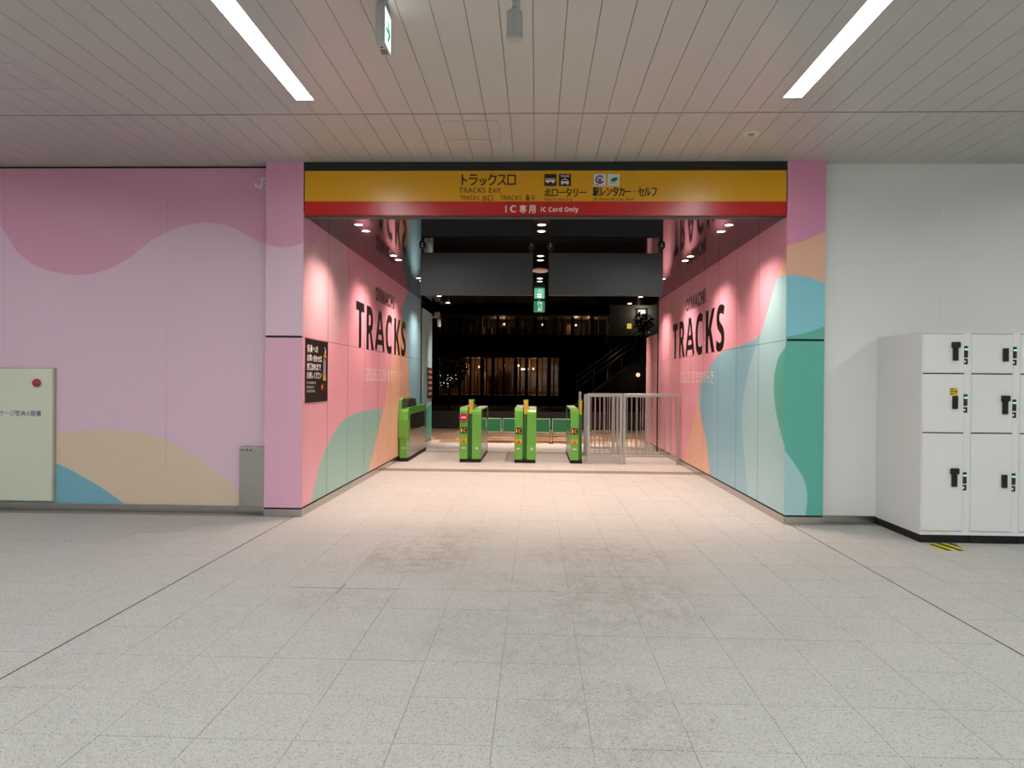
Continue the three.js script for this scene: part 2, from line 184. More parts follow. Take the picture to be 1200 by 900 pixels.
const printRight = canvasTex(2048, TH, (x, w, h) => {
  const p = (l) => l.map(([z, y]) => [(z + WP) * PPM, (3.3 - y) * PPM]);
  x.fillStyle = C.pink; x.fillRect(0, 0, w, h);
  region(x, C.pale, p([[-9.7, 1.95], [-9.2, 2.0], [-8.9, 1.75], [-8.8, 1.3], [-9.0, 0.6], [-9.3, -0.1]]), p([[-9.7, -0.1]]));
  region(x, C.peach, p([[-4.1, 1.35], [-4.15, 1.2], [-4.45, 0.81], [-4.85, 0.44], [-5.2, -0.1]]), p([[-3, -0.1], [-3.3, 0.9], [-3.9, 1.4]]));
  region(x, C.peach, p([[-0.3, 2.66], [-0.23, 2.72], [-0.17, 2.82], [-0.1, 2.92], [0.05, 3.0]]), p([[0.05, 2.6]]));
  region(x, C.teal, p([[0.05, 2.67], [-0.2, 2.69], [-0.31, 2.66], [-0.45, 2.52], [-0.6, 2.34], [-0.75, 2.18], [-0.95, 2.07], [-1.24, 2.03], [-1.68, 2.0], [-2.43, 1.965], [-2.9, 1.9], [-3.3, 1.757], [-3.57, 1.656], [-3.97, 1.45], [-4.02, 1.2], [-3.83, 0.92], [-3.53, 0.6], [-3.3, 0.21], [-3.2, -0.1]]), p([[0.05, -0.1]]));
  region(x, C.aqua, p([[-0.8, 2.14], [-1.3, 1.7], [-1.6, 1.1], [-1.45, 0.5], [-1.2, -0.1]]), p([[0.05, -0.1], [0.05, 2.67], [-0.3, 2.67]]));
  region(x, C.teal, p([[-0.8, 2.14], [-1.05, 1.7], [-1.2, 1.1], [-1.15, 0.5], [-0.95, -0.1]]), p([[-1.25, -0.1], [-1.6, 1.1], [-1.3, 1.75]]));
  region(x, C.aqua, p([[-0.8, 2.14], [-1.3, 1.7], [-1.6, 1.1], [-1.45, 0.5], [-1.2, -0.1]]), p([[0.05, -0.1], [0.05, 2.67], [-0.3, 2.67], [-0.6, 2.34]]));
  region(x, C.green, p([[0.05, 1.93], [-0.1, 1.86], [-0.235, 1.785], [-0.36, 1.6], [-0.363, 1.378], [-0.273, 1.163], [-0.1, 0.93], [0.05, 0.78]]), []);
  const ink = '#141013', B = (z0, z1, y0, y1, f) => f((z0 + WP) * PPM, (z1 + WP) * PPM, (3.3 - y1) * PPM, (3.3 - y0) * PPM);
  B(-6.3, -2.45, 1.985, 2.635, (a, b, t, u) => tracksLogo(x, a, b, t, u, ink));
  B(-5.1, -3.62, 2.785, 2.995, (a, b, t, u) => latin(x, 'OIMACHI', a, t, b - a, u - t, ink, 'bold', 4));
  B(-5.63, -3.04, 1.51, 1.7, (a, b, t, u) => { const q = (b - a) * 0.5; latin(x, '2026.3.28', a, t, q, u - t, '#f6e6e4', ''); jp(x, 'まちびらき', a + q + 12, t - 2, (b - a - q - 12) / 5, u - t + 4, '#f6e6e4', 0.11); });
  B(-0.27, -0.1, 3.19, 3.29, (a, b, t, u) => jrMark(x, a, t, b - a, u - t, '#e8c3cd', 3.2));
});
const HW = 6.0, HPPM = 2048 / HW;                                          // hall wall left: x from -9 to -3
const printHall = canvasTex(2048, Math.round(H * HPPM), (x, w, h) => {
  const p = (l) => l.map(([a, y]) => [(a + 9) * HPPM, (H - y) * HPPM]);
  x.fillStyle = C.lilac; x.fillRect(0, 0, w, h);
  region(x, C.deep, p([[-9.1, 3.0], [-8.2, 3.3], [-7.2, 3.55], [-6.5, 3.5], [-6.08, 3.21], [-5.88, 2.925], [-5.63, 2.75], [-5.24, 2.666], [-4.9, 2.706], [-4.6, 2.85], [-4.31, 3.07], [-3.97, 3.216], [-3.68, 3.255], [-3.39, 3.19], [-3.145, 3.055], [-2.9, 2.97]]), p([[-2.9, 4], [-9.1, 4]]));
  region(x, C.sand, p([[-6.6, 0.3], [-6.2, 0.6], [-5.8, 0.78], [-5.41, 0.873], [-5.08, 0.915], [-4.74, 0.928], [-4.39, 0.884], [-4.1, 0.792], [-3.8, 0.632], [-3.56, 0.463], [-3.365, 0.284], [-3.2, 0.07]]), p([[-6.6, 0.05]]), 0.42, ['#d3ac9c', '#eedcc4', '#deb8ac', '#ccbc9a']);
  region(x, C.blue, p([[-6.6, 0.8], [-6.0, 0.72], [-5.41, 0.535], [-5.17, 0.423], [-4.88, 0.263], [-4.58, 0.06]]), p([[-6.6, 0.0]]), 0.35, ['#5aa6c6', '#93cbe0']);
  jrMark(x, ...p([[-3.155, 3.745]])[0], 0.17 * HPPM, 0.11 * HPPM, '#f0e2e6', 8);
});
const printColL = canvasTex(256, 2048, (x, w, h) => {
  const p = (l) => l.map(([a, y]) => [(a - XLo) / (XL - XLo) * w, (H - y) / H * h]);
  x.fillStyle = C.lilac; x.fillRect(0, 0, w, h); x.fillStyle = C.lilac2; x.fillRect(0, h * (1 - HM / H), w, h);
  region(x, C.deep, p([[-3.1, 2.99], [-2.98, 2.979], [-2.8, 2.951], [-2.66, 2.97], [-2.545, 3.017], [-2.4, 3.1]]), p([[-2.4, 4], [-3.1, 4]]));
});
const printColR = canvasTex(256, 2048, (x, w, h) => {
  const p = (l) => l.map(([a, y]) => [(a - XR) / (XRo - XR) * w, (H - y) / H * h]), g = ['#43a58c', '#7ccdb6', '#3f9d92'];
  x.fillStyle = '#e096b8'; x.fillRect(0, 0, w, h);
  region(x, C.peach, p([[2.5, 2.94], [2.665, 2.982], [2.872, 3.046], [3.077, 3.147], [3.2, 3.2]]), p([[3.2, 2.4], [2.5, 2.4]]), 0.3, ['#d9a386', '#efc9a8']);
  region(x, C.blue2, p([[2.5, 2.66], [2.66, 2.667], [2.857, 2.654], [3.083, 2.582], [3.2, 2.54]]), p([[3.2, 1.9], [2.5, 1.9]]), 0.3, ['#7cc0d4', '#a4dadc']);
  region(x, C.green, p([[2.5, 1.97], [2.702, 2.015], [2.881, 2.053], [3.087, 2.127], [3.2, 2.17]]), p([[3.2, -0.1], [2.5, -0.1]]), 0.45, g);
  region(x, C.aqua, p([[2.5, 0.98], [2.668, 0.791], [2.778, 0.638], [2.87, 0.484], [2.907, 0.32], [2.891, 0.1], [2.85, -0.1]]), p([[2.5, -0.1]]), 0.2, ['#8fc9c6', '#c2e6e0']);
});
const paint = (map, r = 0.34) => std(0xffffff, r, 0, { map });
Object.assign(M, { pl: paint(printLeft), pr: paint(printRight), ph: paint(printHall, 0.38), pcl: paint(printColL, 0.38), pcr: paint(printColR, 0.38) });
function uvBy(g, fn) { const p = g.attributes.position, u = g.attributes.uv; for (let i = 0; i < p.count; i++) { const [a, b] = fn(p.getX(i), p.getY(i), p.getZ(i)); u.setXY(i, a, b); } return g; }

// ================================================================ STRUCTURE
// ---- floor: screed, tiles with recessed joints, expansion joints, dark cross strips
const floor = struct('floor', 'pale speckled terrazzo tile floor running from hall into passage', 'floor');
part('screed', bx(-XS, XS, -0.3, -0.003, ZFAR, ZBACK), M.grout, floor);
{
  const TX = 0.4138, X0 = 1.486, g = 0.0011, tiles = [], uvT = (x, y, z) => [(x + 4) / 8, (z + 1) / 8];
  const rows = []; for (let k = 0; k < 31; k++) rows.push([k * 0.4325 + 0.004, (k + 1) * 0.4325 + 0.004, 0]);
  const div = (a, b, n, kind) => { for (let k = 0; k < n; k++) rows.push([a + (b - a) * (k + 1) / n, a + (b - a) * k / n, kind]); };
  div(0.004, -4.06, 9, 1); div(-4.06, -4.42, 1, 2); div(-4.42, -7.3, 6, 1); div(-7.3, -7.46, 1, 2); div(-7.46, ZFAR, 5, 1);
  for (const [za, zb, kind] of rows) {
    const z0 = Math.min(za, zb), z1 = Math.max(za, zb), pass = kind > 0, xa = pass ? XL - 0.05 : -XS, xb = pass ? XR + 0.05 : XS;
    for (let k = -30; k < 30; k++) {
      let a = X0 + k * TX, b = a + TX; if (b <= xa + 0.02 || a >= xb - 0.02) continue; a = Math.max(a, xa); b = Math.min(b, xb);
      const ja = !pass && (k === -10 || k === 3) ? 0.006 : g, jb = !pass && (k === -11 || k === 2) ? 0.006 : g;
      const cz = (z0 + z1) / 2, cx = (a + b) / 2, d = 7.672 - cz, seen = d > 2.6 && Math.abs(cx) < d * 0.76 + 0.3;
      tiles.push({ a: a + ja, b: b - jb, z0: z0 + g, z1: z1 - g, kind, d: Math.hypot(cx, d), seen });
    }
  }
  tiles.sort((p, q) => (q.seen - p.seen) || (p.d - q.d));
  const rest = { 0: [], 1: [], 2: [] };
  const matOf = [M.tile, M.tileClean, M.tileDark];
  tiles.forEach((t, i) => {
    const h = -0.0003 * ((i * 7) % 3), geo = uvBy(bx(t.a, t.b, -0.003, h, t.z0, t.z1), uvT);
    if (i < 300) part(i ? `tile_${String(i).padStart(3, '0')}` : 'tile', geo, matOf[t.kind], floor); else rest[t.kind].push(geo);
  });
  for (const k of [0, 1, 2]) { const m = part(['tile_field', 'tile_field_passage', 'tile_strip'][k], rest[k], matOf[k], floor); m.userData.kind = 'stuff'; }
  for (const k of [-10, 3]) part('joint_strip', bx(X0 + k * TX - 0.0045, X0 + k * TX + 0.0045, -0.003, -0.0008, 0.01, ZBACK), M.groutDark, floor, 'dark expansion joint');
}
// ---- hall ceiling: slats with open joints, recessed lamp troughs
const ceiling = struct('ceiling', 'pale metal slat ceiling of the hall with narrow dark joints', 'ceiling');
part('ceiling_slab', bx(-XS, XS, H + 0.09, H + 0.3, -0.35, ZBACK), M.slatBack, ceiling);
const LAMPS = [-6.09, -1.991, 2.113, 6.22], LW = 0.157, LZ = 1.68, HATCH = [[-0.873, -0.368, 0.703, 1.204]];
{
  const TX = 0.2175, X0 = -0.041, g = 0.0021, add = (a, b, z0, z1, y = H) => { if (b - a > 0.006) part('slat', bx(a, b, y, y + 0.03, z0, z1), M.slat, ceiling); };
  for (let k = -42; k < 42; k++) {
    const a = X0 + k * TX + g, b = a + TX - 2 * g; if (a < -XS || b > XS) continue;
    add(a, b, -0.3, 1.36, H - 0.004);
    const l = LAMPS.find((c) => a < c + LW / 2 + 0.002 && b > c - LW / 2 - 0.002);
    if (l === undefined) add(a, b, 1.374, ZBACK);
    else { add(a, b, 1.374, LZ); if (a < l - LW / 2) add(a, l - LW / 2 - 0.001, LZ + 0.001, ZBACK); if (b > l + LW / 2) add(l + LW / 2 + 0.001, b, LZ + 0.001, ZBACK); }
  }
}
// ---- hall walls
const wallLeft = struct('wall_left', 'hall wall wrapped in lilac, pink, sand and blue waves', 'wall');
part('wall_core', bx(-XS, XLo + 0.05, 0, H + 0.02, ZW - 0.35, ZW - 0.012), M.plain, wallLeft);
{
  const xs = [-8.98, -7.9, -6.03, -4.153, XLo + 0.02];
  for (let i = 0; i < 4; i++) part('panel', uvBy(bx(xs[i] + 0.001, xs[i + 1] - 0.001, 0.088, H - 0.025, ZW - 0.012, ZW), (x, y) => [(x + 9) / HW, y / H]), M.ph, wallLeft);
  part('shadow_gap', bx(-XS, XLo + 0.02, H - 0.025, H, ZW - 0.012, ZW - 0.01), M.gap, wallLeft);
}
const wallRight = struct('wall_right', 'plain off-white panelled hall wall behind the lockers', 'wall');
part('wall_core', [bx(XRo - 0.05, XS, 0.085, H + 0.02, -0.45, -0.103), bx(XRo - 0.05, XS, 0, 0.085, -0.45, -0.131)], M.wallJoint, wallRight);
{
  for (const [a, b, y0, y1] of [[XRo - 0.02, 4.359, 1.991, H - 0.015], [4.359, 6.2, 1.991, H - 0.015], [6.2, 8.98, 1.991, H - 0.015], [XRo - 0.02, 3.708, 0.085, 1.991], [3.708, 6.2, 0.085, 1.991], [6.2, 8.98, 0.085, 1.991]])
    part('panel', bx(a + 0.003, b - 0.003, y0 + 0.003, y1 - 0.003, -0.103, -0.1), M.wallWhite, wallRight);
  for (const g of [bx(4.351, 4.367, 1.99, H - 0.016, -0.103, -0.096), bx(6.192, 6.208, 1.99, H - 0.016, -0.103, -0.096), bx(3.702, 3.714, 0.09, 1.985, -0.103, -0.097), bx(XRo, 8.98, 1.985, 1.997, -0.103, -0.097)]) part('joint_cover', g, M.wallJoint, wallRight);
}
for (const [side, a, b, z, lab] of [['left', -XS, XLo, ZW, 'stainless skirting under the pink wave hall wall'], ['right', XRo, XS, -0.1, 'stainless skirting under the plain white hall wall']]) {
  const o = struct(`baseboard_${side}`, lab, 'skirting'); let c = a;
  for (let i = 0; c < b - 0.05; i++) { const e = Math.min(b, c + 1.53); part('skirting_plate', bx(c + 0.001, e - 0.001, 0, 0.08, z - 0.03, z - 0.008 + (i % 2) * 0.001), M.steel, o); c = e; }
}
const bw = struct('wall_back', 'plain white wall closing the hall behind the camera', 'wall'); part('wall_core', bx(-XS, XS, 0, H + 0.1, ZBACK, ZBACK + 0.2), M.plain, bw);
const sw1 = struct('wall_side_left', 'plain white end wall of the hall far to the left', 'wall'); part('wall_core', bx(-XS - 0.2, -XS, 0, H + 0.1, -0.4, ZBACK), M.plain, sw1);
const sw2 = struct('wall_side_right', 'plain white end wall of the hall far to the right', 'wall'); part('wall_core', bx(XS, XS + 0.2, 0, H + 0.1, -0.4, ZBACK), M.plain, sw2);
// ---- portal pillars
for (const [n, a, b, mat, lab] of [[1, XLo, XL, M.pcl, 'portal pillar in two tones of pink, left of the passage'], [2, XR, XRo, M.pcr, 'portal pillar in pink, peach, blue and green, beside the lockers']]) {
  const o = struct(`trim_${n}`, lab, 'pillar'), uv = (x, y) => [(x - a) / (b - a), y / H], in0 = n === 1 ? a : a + 0.014, in1 = n === 1 ? b - 0.014 : b;
  part('pillar_core', bx(in0 + 0.002, in1 - 0.002, 0, H + 0.02, -0.3, -0.012), M.gap, o);
  for (const [y0, y1] of [[0.1, HM - 0.012], [HM + 0.012, H - 0.004]]) part('panel', uvBy(bx(a + 0.002, b - 0.003, y0, y1, -0.3, 0), uv), mat, o);
  part('skirting_plate', bx(a + 0.002, b - 0.003, 0, 0.082, -0.3, 0.002), M.steel, o, 'brushed stainless plate');
}
// ---- passage walls
for (const [side, X, s, mat, lab] of [['passage_left', XL, -1, M.pl, 'left passage wall with lettering over pink, mint, peach and teal'], ['passage_right', XR, 1, M.pr, 'right passage wall with lettering over pink and pale blue waves']]) {
  const o = struct(`wall_${side}`, lab, 'wall'), uv = s < 0 ? (x, y, z) => [-z / WP, y / 3.3] : (x, y, z) => [(z + WP) / WP, y / 3.3];
  part('wall_core', bx(X + s * 0.014, X + s * 0.4, 0, H, -0.3, ZEND), M.gap, o);
  part('wall_core', bx(X + s * 0.014, X + s * 0.4, 0, s < 0 ? 3.15 : 2.6, ZEND, ZFAR), M.gap, o);
  const cuts = [-0.004]; for (let k = 1; k <= 8; k++) cuts.push(-0.936 * k); cuts.push(ZEND + 0.03);
  for (let k = 0; k < cuts.length - 1; k++) for (const [y0, y1] of [[0.1, HM], [HM, HP + 0.03]]) part('panel', uvBy(bx(X, X + s * 0.014, y0 + 0.0025, y1 - 0.0025, cuts[k] - 0.006, cuts[k + 1] + 0.006), uv), mat, o);
  for (let k = 1; k < cuts.length - 1; k++) part('joint_gasket', bx(X + s * 0.0012, X + s * 0.014, 0.1, HP, cuts[k] - 0.0058, cuts[k] + 0.0058), M.gap, o);
  const top = s < 0 ? 3.15 : 2.6;
  for (const [z0, z1] of [[ZEND - 0.06, -8.8], [-8.8, ZFAR]]) for (const [y0, y1] of [[0.1, HM], [HM, top]]) part('panel', uvBy(bx(X, X + s * 0.014, y0 + 0.0025, y1 - 0.0025, z0 - 0.002, z1 + 0.002), uv), mat, o);
  const gr = struct(`trim_${s < 0 ? 3 : 4}`, s < 0 ? 'black vertical shutter guide at the far end of the left wall' : 'black vertical shutter guide at the far end of the right wall', 'guide rail'); part('guide_rail', [bx(X - s * 0.012, X + s * 0.013, 0, HP - 0.001, ZEND - 0.055, ZEND - 0.03), bx(X - s * 0.012, X + s * 0.013, 0, HP - 0.001, ZEND, ZEND + 0.025), bx(X + s * 0.006, X + s * 0.013, 0, HP - 0.001, ZEND - 0.03, ZEND)], M.black, gr);
  const b = struct(`baseboard_${side}`, s < 0 ? 'stainless skirting along the left passage wall' : 'stainless skirting along the right passage wall', 'skirting');
  for (let k = 0; k < cuts.length - 1; k += 2) part('skirting_plate', bx(X - s * 0.002, X + s * 0.012, 0, 0.084, cuts[k] - 0.001, cuts[Math.min(k + 2, cuts.length - 1)] + 0.001), M.steel, b);
  part('skirting_plate', bx(X - s * 0.002, X + s * 0.012, 0, 0.084, ZEND - 0.06, ZFAR), M.steel, b);
}
// ---- mirror-black passage ceiling
const pc = struct('ceiling_passage', 'mirror-black panelled ceiling over the passage', 'ceiling');
part('ceiling_slab', bx(XL - 0.4, XR + 0.4, HP + 0.012, HP + 0.6, -0.12, -8.8), M.black, pc);
{
  const xs = [XL + 0.001, -0.87, 0.975, XR - 0.001]; const zs = [-0.12]; for (let k = 1; k <= 9; k++) zs.push(-0.936 * k - 0.06); zs[9] = -8.8;
  for (let i = 0; i < 3; i++) for (let k = 0; k < 9; k++) part('ceiling_panel', bx(xs[i] + 0.0015, xs[i + 1] - 0.0015, HP, HP + 0.012, zs[k] - 0.0015, zs[k + 1] + 0.0015), M.blackGloss, pc);
}

// ================================================================ LIGHT FITTINGS
LAMPS.forEach((c, i) => {
  const len = 11.3, z0 = LZ, z1 = LZ + len, o = thing('strip_light', ['strip light beyond the left edge of the hall ceiling', 'long white recessed strip light on the left, beside the hanging exit sign', 'long white recessed strip light on the right of the hall ceiling', 'strip light beyond the right edge over the lockers'][i], 'ceiling light', 'recessed strip lights of the hall', [c, H, 0]);
  const w = LW / 2;
  part('trough', [bx(-w, -w + 0.004, 0, 0.056, z0, z1), bx(w - 0.004, w, 0, 0.056, z0, z1), bx(-w, w, 0, 0.05, z0, z0 + 0.004), bx(-w, w, 0, 0.05, z1 - 0.004, z1)], M.troughWhite, o); part('backplate', bx(-w + 0.004, w - 0.004, 0.05, 0.056, z0 + 0.004, z1 - 0.004), M.black, o);
  part('diffuser', bx(-w + 0.016, w - 0.016, 0.036, 0.046, z0 + 0.01, z1 - 0.01), M.strip, o, 'glowing white diffuser');
  const l = new THREE.RectAreaLight(HALL_COL, HALL_L, LW - 0.032, len - 0.02); l.position.set(0, 0.034, (z0 + z1) / 2); l.rotation.x = -Math.PI / 2; o.add(l);
});
const rowName = ['left', 'middle', 'right'], DL = [];
[-2.06, 0.047, 2.165].forEach((x, r) => { for (const z of [-0.43, -0.775, -2.43, -2.785, -4.62, -4.98, -6.86, -7.21]) DL.push([x, z, r]); });
const ordinal = ['first', 'second', 'third', 'fourth', 'fifth', 'sixth', 'seventh', 'eighth'];
DL.forEach(([x, z, r], i) => {
  const o = thing('downlight', `${ordinal[i % 8]} recessed downlight from the portal in the ${rowName[r]} row of the passage ceiling`, 'downlight', 'downlights in the passage ceiling', [x, HP, z]);
  const ring = new THREE.RingGeometry(0.045, 0.06, 28); ring.rotateX(Math.PI / 2); ring.translate(0, -0.003, 0);
  part('trim_ring', [ring, new THREE.CylinderGeometry(0.06, 0.06, 0.003, 28, 1, true).translate(0, -0.0015, 0)], M.trimGrey, o);
  part('lens', cyl(0.045, 0.045, 0.004, 0, -0.003, 0, 28), M.lens, o, 'glowing warm lens');
  const l = new THREE.SpotLight(SPOT_COL, SPOT_I, 0, 1.03, 1, 2); l.position.set(0, -0.012, 0); l.target.position.set(0, -1, 0); l.castShadow = true; l.shadow.radius = 2; o.add(l, l.target);
});

// ================================================================ PORTAL SIGN
const signTex = canvasTex(2048, 190, (x, w, h) => {
  const W = 5.205, q = w / W, X = (a) => (a - XL - 0.01) * q, Y = (y) => (3.788 - y) * q, hh = h / q;
  x.fillStyle = '#dda206'; x.fillRect(0, 0, w, h); x.fillStyle = '#c41a14'; x.fillRect(0, Y(3.456), w, h);
  const ink = '#1c1008', B = (a, b, y0, y1, f) => f(X(a), Y(y1), X(b) - X(a), Y(y0) - Y(y1));
  B(-0.856, -0.234, 3.63, 3.752, (a, t, w2, h2) => jp(x, 'トラックス口', a, t, w2 / 6, h2, ink, 0.12));
  B(-0.855, -0.4, 3.548, 3.604, (a, t, w2, h2) => latin(x, 'TRACKS Exit', a, t, w2, h2, ink, ''));
  B(-0.848, -0.63, 3.472, 3.518, (a, t, w2, h2) => latin(x, 'TRACKS', a, t, w2, h2, ink, '')); B(-0.605, -0.48, 3.466, 3.524, (a, t, w2, h2) => jp(x, '出口', a, t, w2 / 2, h2, ink, 0.1));
  B(-0.41, -0.17, 3.472, 3.518, (a, t, w2, h2) => latin(x, 'TRACKS', a, t, w2, h2, ink, '')); B(-0.14, -0.025, 3.466, 3.524, (a, t, w2, h2) => jp(x, '출구', a, t, w2 / 2, h2, ink, 0.1));
  B(0.07, 0.523, 3.508, 3.598, (a, t, w2, h2) => jp(x, '北ロータリー', a, t, w2 / 6, h2, ink, 0.12)); B(0.071, 0.375, 3.466, 3.494, (a, t, w2, h2) => latin(x, 'North Rotary', a, t, w2, h2, ink, ''));
  B(0.595, 1.282, 3.512, 3.612, (a, t, w2, h2) => jp(x, '駅レンタカー・セルフ', a, t, w2 / 10, h2, ink, 0.12)); B(0.596, 1.036, 3.466, 3.494, (a, t, w2, h2) => latin(x, 'JR Rent-A-Car Self', a, t, w2, h2, ink, ''));
  B(-0.36, -0.205, 3.338, 3.412, (a, t, w2, h2) => { x.fillStyle = '#f2e3df'; x.fillRect(a + w2 * 0.06, t, w2 * 0.1, h2); latin(x, 'C', a + w2 * 0.35, t, w2 * 0.5, h2, '#f2e3df'); }); B(-0.2, -0.02, 3.327, 3.42, (a, t, w2, h2) => { jp(x, '専', a, t, w2 / 2.2, h2, '#f2e3df', 0.12); jp(x, '用', a + w2 * 0.57, t, w2 / 2.2, h2, '#f2e3df', 0.12); });
  B(0.03, 0.44, 3.345, 3.392, (a, t, w2, h2) => latin(x, 'IC Card Only', a, t, w2, h2, '#f2e3df'));
  B(0.07, 0.2, 3.622, 3.751, (a, t, w2, h2) => { x.fillStyle = ink; x.fillRect(a, t, w2, h2); x.fillStyle = '#e8e6e0'; x.fillRect(a + w2 * 0.1, t + h2 * 0.36, w2 * 0.8, h2 * 0.3); x.fillStyle = ink; for (let k = 0; k < 5; k++) x.fillRect(a + w2 * (0.15 + k * 0.15), t + h2 * 0.41, w2 * 0.1, h2 * 0.1); for (const c of [0.28, 0.72]) { x.fillStyle = '#e8e6e0'; x.beginPath(); x.arc(a + w2 * c, t + h2 * 0.68, w2 * 0.08, 0, 7); x.fill(); } });
  B(0.226, 0.356, 3.622, 3.751, (a, t, w2, h2) => { x.fillStyle = ink; x.fillRect(a, t, w2, h2); latin(x, 'TAXI', a + w2 * 0.14, t + h2 * 0.08, w2 * 0.72, h2 * 0.18, '#e8e6e0'); x.fillStyle = '#e8e6e0'; x.fillRect(a + w2 * 0.42, t + h2 * 0.36, w2 * 0.16, h2 * 0.07); x.fillRect(a + w2 * 0.26, t + h2 * 0.45, w2 * 0.48, h2 * 0.17); x.fillRect(a + w2 * 0.16, t + h2 * 0.6, w2 * 0.68, h2 * 0.2); x.fillRect(a + w2 * 0.2, t + h2 * 0.8, w2 * 0.14, h2 * 0.09); x.fillRect(a + w2 * 0.66, t + h2 * 0.8, w2 * 0.14, h2 * 0.09); x.fillStyle = ink; x.fillRect(a + w2 * 0.32, t + h2 * 0.49, w2 * 0.36, h2 * 0.1); });
  B(0.603, 0.733, 3.621, 3.75, (a, t, w2, h2) => { x.fillStyle = '#d5dde0'; x.fillRect(a, t, w2, h2); x.lineWidth = h2 * 0.13; x.strokeStyle = '#3c5a9a'; x.beginPath(); x.arc(a + w2 * 0.48, t + h2 * 0.46, w2 * 0.3, 0.5, 5.6); x.stroke(); x.fillStyle = '#b8332e'; x.fillRect(a + w2 * 0.36, t + h2 * 0.36, w2 * 0.26, h2 * 0.32); x.fillStyle = '#3d8f9c'; x.fillRect(a + w2 * 0.08, t + h2 * 0.86, w2 * 0.34, h2 * 0.07); });
  B(0.75, 0.879, 3.621, 3.75, (a, t, w2, h2) => { x.fillStyle = '#cfdcd0'; x.fillRect(a, t, w2, h2); x.fillStyle = '#1f6a3c'; x.beginPath(); x.ellipse(a + w2 * 0.55, t + h2 * 0.45, w2 * 0.3, h2 * 0.15, -0.35, 0, 7); x.fill(); x.fillStyle = '#4d8fb0'; x.fillRect(a + w2 * 0.2, t + h2 * 0.68, w2 * 0.5, h2 * 0.06); });
});
{
  const o = thing('exit_sign_board', 'long yellow and red exit sign board above the passage opening', 'sign'), a = XL + 0.01, b = XR - 0.01;
  part('housing', [bx(a, b, HP - 0.002, 3.789, -0.118, -0.006)], M.black, o);
  part('top_fascia', bx(XL + 0.004, XR - 0.004, 3.79, 3.884, -0.118, -0.002), std(0x14181b, 0.35), o, 'black fascia strip');
  const face = bx(a, b, HP + 0.004, 3.788, -0.006, 0); uvBy(face, (x, y) => [(x - a) / (b - a), (y - (HP + 0.004)) / (3.788 - HP - 0.004)]);
  part('printed_face', face, phy(0xffffff, 0.25, { map: signTex }), o, 'yellow and red printed face');
  part('bottom_edge', bx(a, b, HP - 0.012, HP - 0.002, -0.118, -0.002), std(0x2c2a2a, 0.45), o);
}
// ---- dark display boards hung under the mirror ceiling
for (const [a, b, lab] of [[-1.537, -0.058, 'blank dark display board hanging over the passage, left of the centre gap'], [0.152, 1.641, 'blank dark display board hanging over the passage, right of the centre gap']]) {
  const o = thing('hanging_display', lab, 'display', 'display boards under the passage ceiling', [(a + b) / 2, 0, -1.63]), w = (b - a) / 2;
  part('screen_case', rbx(-w, w, 2.638, 3.198, -0.06, 0, 0.006), M.display, o);
  part('back_cover', bx(-w + 0.1, w - 0.1, 2.72, 3.12, -0.09, -0.06), M.black, o);
  for (const s of [-1, 1]) { const x = s * (w - 0.02), k = part('bracket', [bx(x - 0.02, x + 0.02, 3.15, 3.3, -0.06, -0.02), cyl(0.045, 0.045, 0.03, 0, 0, 0, 20).rotateX(Math.PI / 2).translate(x, 3.285, -0.02)], M.black, o); part('bolt', cyl(0.012, 0.012, 0.012, 0, 0, 0, 10).rotateX(Math.PI / 2).translate(x, 3.285, 0), M.steel, k); }
}
solo('ceiling_speaker', [cyl(0.13, 0.12, 0.02, 0.049, HP - 0.01, -3.754, 36), cyl(0.1, 0.1, 0.006, 0.049, HP - 0.023, -3.754, 36)], std(lin(0.62, 0.5, 0.4), 0.5), 'round beige ceiling disc between the two centre pairs of downlights', 'speaker');
// ---- exit signs
const runTex = canvasTex(128, 128, (x) => {
  x.fillStyle = '#0c9a63'; x.fillRect(0, 0, 128, 128); x.fillStyle = '#dffbf0'; x.fillRect(44, 10, 54, 108); x.strokeStyle = x.fillStyle = '#0b6f48'; x.lineWidth = 9;
  x.beginPath(); x.arc(66, 28, 8, 0, 7); x.fill(); for (const l of [[[64, 40], [70, 68]], [[64, 44], [48, 56], [44, 70]], [[66, 44], [86, 54], [92, 44]], [[70, 68], [54, 82], [36, 94]], [[70, 68], [84, 84], [82, 108]]]) { x.beginPath(); l.forEach((p, i) => x[i ? 'lineTo' : 'moveTo'](...p)); x.stroke(); }
});
const arrowTex = canvasTex(128, 160, (x) => {
  x.fillStyle = '#f2fffb'; x.fillRect(0, 0, 128, 160); x.strokeStyle = '#0e8f63'; x.lineWidth = 20; x.lineCap = 'butt'; x.lineJoin = 'miter';
  x.beginPath(); x.moveTo(24, 84); x.lineTo(100, 84); x.moveTo(62, 38); x.lineTo(104, 84); x.lineTo(62, 130); x.stroke();
});
{
  const o = thing('exit_sign', 'small square green running-man exit sign at the far passage end', 'exit sign', null, [0.055, HP, -7.85]);
  part('case', rbx(-0.118, 0.118, -0.262, -0.02, -0.05, 0, 0.006), M.white, o); part('hanger', bx(-0.03, 0.03, -0.022, 0, -0.04, -0.01), M.white, o);
  const f = new THREE.PlaneGeometry(0.226, 0.232); f.translate(0, -0.141, 0.002); part('lit_face', f, std(0x0a0a0a, 0.4, 0, { emissive: 0xffffff, emissiveMap: runTex, emissiveIntensity: 0.75 }), o, 'glowing green pictogram');
  const l = new THREE.RectAreaLight(lin(0.35, 1, 0.7), 0.8, 0.22, 0.22); l.position.set(0, -0.141, 0.006); l.rotation.y = Math.PI; o.add(l);
}
